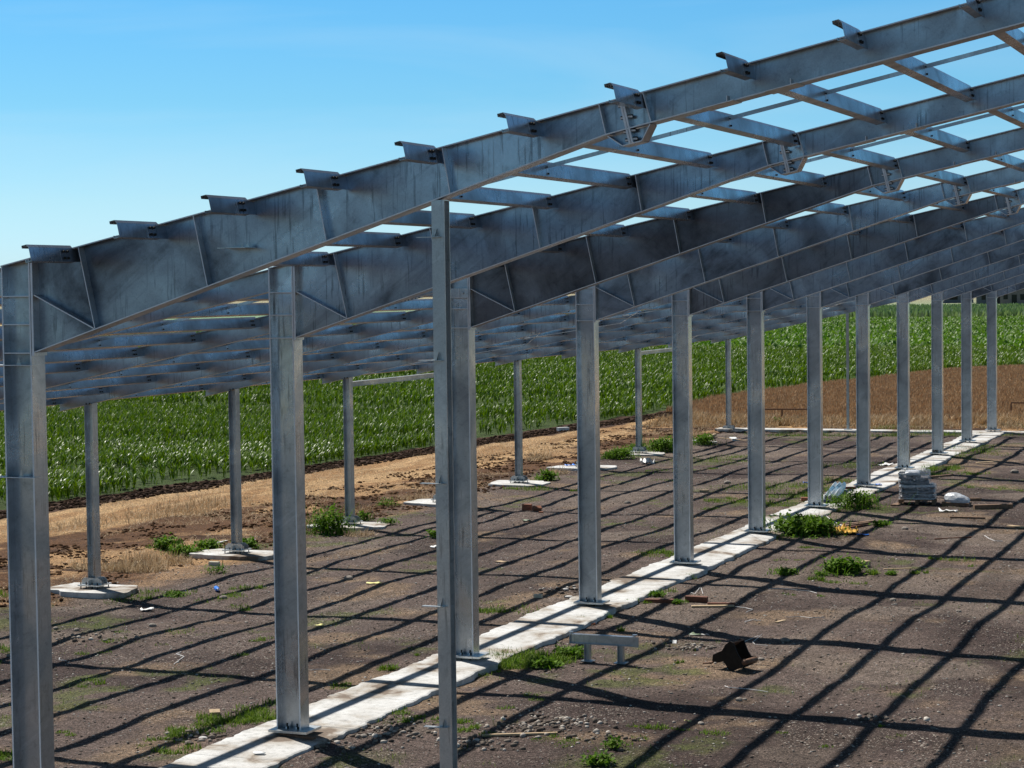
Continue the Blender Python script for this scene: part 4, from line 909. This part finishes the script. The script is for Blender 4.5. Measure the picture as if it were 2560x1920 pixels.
sheet(cB(2120, 1522), .36, .13, M['wood_pale'], 'cream paper on the gravel left of the fourth tall column', 'paper', 'paper', -.3, .01, 4, seed=12)
sheet(cE(1270, 252), .26, .16, M['white'], 'white crumpled paper by the shadow of the thick pad column', 'paper', 'paper', .3, .03, 5, seed=13)
sheet(cF(30, 1582), .17, .1, M['white'], 'white slab scrap lying on the strip near the bottom edge', 'plastic_scrap', 'scrap', .2, .01, 4, z=-.075, seed=14)
sheet(cG(1580, 492), .22, .12, M['green_pl'], 'faded green plastic left half of the pair above the iron part', 'plastic_scrap', 'scrap', 0, .012, 5, seed=15)
sheet(cG(1665, 490), .17, .08, M['stone_w'], 'pale plastic right half of the pair above the iron part', 'plastic_scrap', 'scrap', 0, .012, 5, seed=16)
sheet(cD(1020, 695), .5, .5, M['white'], 'white scrap sheet left of the ninth column base', 'plastic_scrap', 'scrap', 0, .03, 6, seed=17)
sheet(cB(1545, 1390), .22, .18, M['white'], 'white scrap just left of the gable post', 'plastic_scrap', 'scrap', .3, .03, 5, seed=18)
sheet(cG(1520, 1262), .1, .06, M['yellow_pale'], 'small yellowish chip near the bottom', 'chip', 'scrap', 0, .01, 4, seed=19)
sheet(cD(820, 1310), .3, .2, M['blue'], 'small faded blue film right of the yellow cloth', 'plastic_film', 'scrap', 0, .012, 5, seed=20)
sheet(cD(345, 862, -.15), .3, .25, M['blue'], 'blue plastic scrap left of the seventh tall column', 'plastic_scrap', 'scrap', 0, .03, 5, seed=21)
sheet(cD(1560, 1110), .5, .2, M['white'], 'white film strip below the wrapped sack', 'plastic_film', 'scrap', 0, .03, 6, seed=22)
sheet(cC(130, 1160), .25, .2, M['green_pl'], 'dull green glassy scrap between third and fourth column', 'plastic_scrap', 'scrap', 0, .03, 5, seed=23)
# blue bottle
bx, by = cE(1875, 95); t = empty('bottle', (bx, by, gz(bx, by)+.05), 'crushed bright blue plastic bottle among the weeds at left', 'bottle', rz=-.9)
MB().tube([(-.15, 0, 0), (-.14, 0, 0), (-.05, 0, .005), (.03, 0, -.005), (.09, 0, 0), (.13, 0, .005)], [.03, .048, .043, .048, .036, .018], 10).build('body', M['blue'], t, smooth=True)
MB().tube([(.13, 0, .005), (.155, 0, .006)], .019, 8).build('cap', M['white'], t)
# straps
def strap(pts, r, label, src, name='plastic_strap'):
    P = []
    for q_ in pts:
        x_, y_ = src(*q_[:2]); P.append((x_, y_, gz(x_, y_)+.012+(q_[2] if len(q_) > 2 else 0)))
    S_ = []
    for i in range(len(P)-1):
        a = mathutils.Vector(P[i]); b2 = mathutils.Vector(P[i+1])
        for k in range(4): S_.append(a.lerp(b2, k/4)+mathutils.Vector((0, 0, rnd.uniform(0, .006))))
    S_.append(mathutils.Vector(P[-1])); return tag(MB().tube(S_, r, 5).build(name, M['strap']), label, 'strap', 'white plastic straps lying on the ground')
strap([(1840, 950), (1870, 965), (2000, 975), (2212, 1000)], .006, 'long white strap below the black iron part', cG)
strap([(0, 115), (120, 115), (250, 125), (350, 130), (420, 150)], .006, 'white strap right of the rubble in the right foreground', cH)
strap([(150, 360), (280, 355), (380, 372), (495, 365)], .006, 'white strap beginning at the orange wood chip', cH)
strap([(2000, 560), (2160, 490), (2080, 570), (2100, 590), (2212, 600)], .005, 'looped white wire behind the black iron part', cG, 'wire')
strap([(1500, 740), (1590, 685), (1550, 670), (1520, 660), (1565, 635)], .006, 'bent white strap in the left foreground', cE)
strap([(515, 670), (510, 690), (575, 700)], .006, 'short white strap beside the nearest column', cE)
strap([(470, 800), (560, 795), (640, 803)], .006, 'faint white strap right of the second column', cF)
strap([(1930, 255), (2020, 265), (2080, 280), (2020, 300)], .007, 'tangled white strap right of the planks', cG)
strap([(2010, 390), (2080, 370), (2150, 375)], .007, 'white strap piece above the black iron part', cG)
strap([(490, 1130), (560, 1190), (620, 1220), (680, 1240)], .012, 'pale tangled net strip right of the large bush', cD)
strap([(480, 1150), (540, 1200), (600, 1235)], .012, 'second pale net strip right of the large bush', cD)
strap([(1870, 1310), (1910, 1340), (1960, 1355), (2030, 1358)], .008, 'white strap in the right middle ground', cD)
strap([(1540, 140), (1580, 160), (1630, 100), (1650, 160)], .006, 'white strap bow above the planks', cG)

# steel trestle (short test frame)
a = cG(655, 728, -.12); b_ = cG(942, 745, -.12)
dx, dy = b_[0]-a[0], b_[1]-a[1]; Lg = math.hypot(dx, dy); ang = math.atan2(dy, dx)
t = empty('steel_trestle', (a[0], a[1], gz(*a)+.0), 'small galvanised steel trestle, a short beam on two stub legs', 'trestle', rz=ang)
g0 = .02
def ib(mb, x, z0, z1, b=.09, h=.10):
    mb.box(x-b/2, x-b/2+.007, -h/2, h/2, z0, z1).box(x+b/2-.007, x+b/2, -h/2, h/2, z0, z1).box(x-b/2+.007, x+b/2-.007, -.003, .003, z0, z1); return mb
zl = .30
for x in (0, Lg):
    lg = ib(MB(), x, g0+.012, zl).build('leg', M['galv_roof'], t)
    MB().box(x-.10, x+.10, -.09, .09, g0, g0+.012).build('base_plate', M['galv_roof'], lg)
x0, x1 = -.29, Lg+.22
MB().box(x0, x1, -.05, .05, zl, zl+.009).box(x0, x1, -.05, .05, zl+.146, zl+.155).box(x0, x1, -.004, .004, zl+.009, zl+.146).build('beam', M['galv_roof'], t)
for x in (x0-.008, x1):
    MB().box(x, x+.008, -.055, .055, zl-.005, zl+.165).box(x-.03, x+.04, .0, .07, zl+.165, zl+.185).build('end_plate', M['galv_roof'], t)
MB().box(x1+.008, x1+.10, -.055, -.047, zl-.005, zl+.16).build('end_tab', M['galv_roof'], t)

# black iron coupling part
cx_, cy_ = cG(1930, 790); t = empty('iron_coupler', (cx_, cy_, gz(cx_, cy_)), 'black iron coupling bracket with a ring and a rusty roller, lying tilted', 'iron part', rz=-.25); t.scale = (1.05, 1.0, 1.0)
def cheek(y):
    P = [(-.02, .0), (.06, -.0), (.16, .05), (.26, .10), (.29, .16), (.25, .20), (.18, .20), (.13, .27), (.09, .36), (.06, .44), (.0, .46), (-.08, .40), (-.14, .30), (-.20, .27), (-.30, .22), (-.31, .12), (-.22, .10), (-.12, .13), (-.06, .06)]
    return MB().xz(P, y-.012, y+.012)
cheek(-.15).build('side_plate', M['rust'], t); cheek(.17).build('side_plate', M['rust'], t)
MB().strip((-.14, .31), (.05, .445), .02, -.138, .158).build('cross_plate', M['rust2'], t)
MB().strip((-.27, .215), (-.16, .27), .02, -.138, .158).build('cross_plate', M['rust2'], t)
MB().tube([(.245, -.17, .15), (.245, .19, .15)], .045, 14).build('roller', M['rust2'], t, smooth=True)
MB().tube([(-.25, -.138, .15), (-.25, .158, .15)], .02, 8).build('pin', M['rust2'], t)
rg = MB(); pts = [(-.45+.075*math.cos(k*math.pi/8), -.05+.045*math.sin(k*math.pi/8), .06+.012*math.cos(k*math.pi/8)) for k in range(17)]
rg.tube(pts, .014, 6).tube([(-.38, -.04, .07), (-.30, .0, .13)], .016, 6); rg.build('ring', M['rust2'], t, smooth=True)

# pallet with bags under film
def pallet(c_, L_, W_2, label, rz):
    t = empty('pallet', (c_[0], c_[1], gz(*c_)+.01), label, 'pallet', rz=rz); d = MB()
    for k in range(5): d.box(-L_/2, L_/2, -W_2/2+k*(W_2-.1)/4, -W_2/2+k*(W_2-.1)/4+.1, .11, .135)
    d.build('deck', M['wood'], t); b_ = MB()
    for x in (-L_/2+.05, 0, L_/2-.05):
        for y in (-W_2/2+.05, 0, W_2/2-.05): b_.box(x-.045, x+.045, y-.05, y+.05, .02, .11)
        b_.box(x-.045, x+.045, -W_2/2, W_2/2, .0, .02)
    b_.build('blocks', M['wood'], t); return t
def pillow(c, sx, sy, sz, r_, n=2):
    import bmesh
    bm = bmesh.new(); bmesh.ops.create_cube(bm, size=2); bmesh.ops.subdivide_edges(bm, edges=bm.edges, cuts=4, use_grid_fill=True)
    V = []
    for v in bm.verts:
        x, y, z = v.co; k = (1-.28*(abs(x)**4)*1-.28*(abs(y)**4)); q_ = (1-.12*abs(z)**2*(.6+abs(x*y)))
        V.append((c[0]+x*sx*q_, c[1]+y*sy*q_, c[2]+z*sz*k+r_.uniform(-.006, .006)))
    Fs = [tuple(v.index for v in f.verts) for f in bm.faces]; bm.free(); return V, Fs
pc = cD(1295, 1040); P1 = pallet(pc, .98, .9, 'wooden pallet under the wrapped grey sacks', .12)
r_ = random.Random(4); zz = P1.location.z+.135; lay = [(1.0, .30)]*3+[(.86, .0)]*2
k = 0
for li in range(6):
    w0 = .47 if li < 3 else .40; offx = 0 if li < 3 else -.09
    for sgn, half in ((-1, 'left'), (1, 'right')):
        if li == 5 and sgn > 0: continue
        V, Fs = pillow((0, 0, 0), w0/2*.98, .40 if li < 3 else .34, .068, r_)
        o = MB().add(V, Fs).build('cement_sack', M['sack'], smooth=True)
        o.location = (P1.location.x+(offx+sgn*w0/2+(0 if li < 5 else .15)), P1.location.y, zz+.066+li*.125); o.rotation_euler = (r_.uniform(-.03, .03), r_.uniform(-.04, .04), .12+r_.uniform(-.06, .06))
        tag(o, f'grey sack on the wrapped pallet, {["bottom", "second", "third", "fourth", "fifth", "top"][li]} layer, {half} side' if li < 5 else 'whitish grey sack lying alone on top of the wrapped pallet stack', 'sack', 'sacks stacked on the pallet')
        if li == 5: o.data.materials[0] = M['wrap']
fm = MB()                                                     # torn stretch film bands round the stack
def band(z0, z1, hx, hy, ox, seed, slack=.02):
    r2 = random.Random(seed); n = 28; V = []; Fs = []
    for k in range(n):
        a = 2*math.pi*k/n; c_, s_ = math.cos(a), math.sin(a); e = .35
        x = ox+hx*math.copysign(abs(c_)**e, c_); y = hy*math.copysign(abs(s_)**e, s_); j1 = r2.uniform(-slack, slack)
        V += [(x*(1+j1*.3), y*(1+j1*.3), z0+r2.uniform(-.012, .012)), (x+j1*.2, y+j1*.2, z1+r2.uniform(-.012, .012))]
    for k in range(n): Fs.append((2*k, 2*((k+1) % n), 2*((k+1) % n)+1, 2*k+1))
    fm.add(V, Fs)
band(.14, .17, .485, .42, 0, 1); band(.46, .525, .48, .415, -.0, 2, .03); band(.78, .83, .425, .355, -.09, 4, .05); band(.26, .275, .483, .418, 0, 5)
o = fm.build('stretch_film', M['wrap'], P1)
m, nt, b, N, L = mat('clear_crinkled_film'); M['film'] = m
b.inputs['Base Color'].default_value = (.75, .77, .8, 1); b.inputs['Roughness'].default_value = .22
fn = noise(nt, coords(nt, (1, 1, 2.5)), 9, 5, .7, 1.2); L.new(ramp(nt, fn, [(.42, g3(.04)), (.60, g3(.45))]), b.inputs['Alpha']); bump(nt, b, fn, .8, .03)
sh = MB(); V = []; Fs = []; n_ = 36; r2 = random.Random(9)
lv = [(.13, .505, .44), (.3, .50, .435), (.50, .495, .43), (.56, .43, .37), (.75, .42, .36), (.90, .40, .34), (.93, .25, .2)]
for (z_, hx_, hy_) in lv:
    for k in range(n_):
        a = 2*math.pi*k/n_; e = .4; off_ = 0 if z_ < .52 else -.08
        V.append((off_+hx_*math.copysign(abs(math.cos(a))**e, math.cos(a))+r2.uniform(-.012, .012), hy_*math.copysign(abs(math.sin(a))**e, math.sin(a))+r2.uniform(-.012, .012), z_+r2.uniform(-.02, .02)))
for i in range(len(lv)-1):
    for k in range(n_): Fs.append((i*n_+k, i*n_+(k+1) % n_, (i+1)*n_+(k+1) % n_, (i+1)*n_+k))
sh.add(V, Fs).build('film_cover', M['film'], P1, smooth=True)
# wrapped sack on a short board
sc_ = cD(1630, 1050); plank((sc_[0]-.36, sc_[1]-.02), (sc_[0]+.36, sc_[1]), .55, .10, M['wood'], 'flat brown board base under the white wrapped heap', name='board_base', cat='board')
lump(sc_, .36, M['wrap'], 'low heap wrapped in whitish film, right of the wrapped pallet', 'wrapped_heap', 'wrapped heap', None, .62, 3, .3, 77, gz(*sc_)+.08, (1.0, .75))

# stack of nested steel angles, zigzag ends towards the camera
t0 = (-.10, 37.3); ang = R(9)
for lv in range(4):
    for k in range(3):
        o = MB(); y1 = 3.0; w_ = .066
        o.xz([(-w_, 0), (-w_+.012, 0), (0, w_-.016), (w_-.012, 0), (w_, 0), (0, w_-.004)], 0, 3.9)
        ob = o.build('angle_bar', M['galv_light']); fix(ob)
        ob.location = (t0[0]-.15+k*.128, t0[1]+lv*.03, -.02+lv*.034); ob.rotation_euler = (0, 0, ang)
        tag(ob, f'steel angle bar in the zigzag stack, {["bottom", "second", "third", "top"][lv]} layer, {["left", "middle", "right"][k]} row', 'angle bar', 'steel angles stacked beside the seventh tall column')
plank((t0[0]-.5, t0[1]+.5), (t0[0]+.35, t0[1]+.5), .09, .05, M['wood'], 'timber bearer near the front of the stack of angles', name='bearer', cat='bearer')
plank((t0[0]-.85, t0[1]+3.2), (t0[0]+.15, t0[1]+3.2), .09, .05, M['wood'], 'timber bearer at the back of the stack of angles', name='bearer', cat='bearer')

# low rusty rails at the end of the site
def rail(p, q_, n, label):
    t = empty('low_rail', (p[0], p[1], gz(*p)), label, 'rail'); h = .62
    d = mathutils.Vector((q_[0]-p[0], q_[1]-p[1], 0))
    MB().bar((0, 0, h), (d.x, d.y, h), .06, .06).build('top_rail', M['rust2'], t)
    MB().bar((0, 0, .16), (d.x, d.y, .16), .05, .05).build('lower_rail', M['rust2'], t)
    for k in range(n):
        f = k/(n-1); MB().box(d.x*f-.03, d.x*f+.03, d.y*f-.03, d.y*f+.03, 0, h-.03).build('rail_post', M['rust2'], t)
rail(at(1890, 1052), at(2021, 1052), 3, 'rusty low pipe rail behind the cross strip, left of the seventh tall column')
rail(at(2528, 1041), at(2640, 1043), 3, 'rusty low rail at the right edge behind the cross strip')

# houses on the horizon
def house(x, y, wx, dy_, hw, hr, label, wallm, roofm, wins, rz):
    t = empty('house', (x, y, -.3), label, 'house', rz=rz)
    w_ = MB().box(-wx/2, wx/2, 0, dy_, 0, hw); w_.add([(-wx/2, 0, hw), (-wx/2, dy_, hw), (-wx/2, dy_/2, hw+hr-.2)], [(0, 1, 2)]); w_.add([(wx/2, 0, hw), (wx/2, dy_, hw), (wx/2, dy_/2, hw+hr-.2)], [(0, 2, 1)])
    w_.build('wall', wallm, t)
    MB().add([(-wx/2-.5, -.5, hw-.1), (wx/2+.5, -.5, hw-.1), (wx/2+.5, dy_/2, hw+hr), (-wx/2-.5, dy_/2, hw+hr), (-wx/2-.5, dy_+.5, hw-.1), (wx/2+.5, dy_+.5, hw-.1)], [(0, 1, 2, 3), (3, 2, 5, 4)]).build('roof', roofm, t)
    for (xx, zz_, ww, hh_) in wins: MB().box(xx-ww/2, xx+ww/2, -.06, .02, zz_, zz_+hh_).build('window', M['bolt'], t)
M['wallp'] = plain('pink_grey_render', (.20, .155, .16), .9, 0, .1, .4); M['wallg'] = plain('blue_grey_render', (.12, .13, .16), .9, 0, .1, .4)
M['roofr'] = plain('brown_tile_roof', (.16, .07, .05), .9, 0, .2, 2)
def far_at(px, D_):
    d = _F+_r*(px-1280)/FPX; d = d/math.hypot(d[0], d[1]); return float(CAM[0]+d[0]*D_), float(CAM[1]+d[1]*D_)
hx, hy = far_at(2570, 560); house(hx, hy, 14, 9, 4.4, 3, 'pale pinkish grey house with dark windows under the farthest rafter', M['wallp'], M['roofr'], [(-5.6, 1.6, 1.1, 1.3), (-3.4, .2, 1.3, 2.6), (-1.2, 1.4, 1.4, 1.5), (3, 1.4, 1.4, 1.5)], .05)
hx, hy = far_at(2478, 600); house(hx, hy, 8, 8, 3.4, 2.5, 'low grey outbuilding left of the pinkish house', M['wallg'], M['roofr'], [(-2, 1.2, 1.1, 1.3), (2, .2, 1.2, 2.4)], .05)
hx, hy = far_at(2385, 640); house(hx, hy, 9, 8, 3.4, 3, 'small far shed seen between the last columns', M['wallg'], M['roofr'], [(0, 1, 2.4, 1.4)], .0)
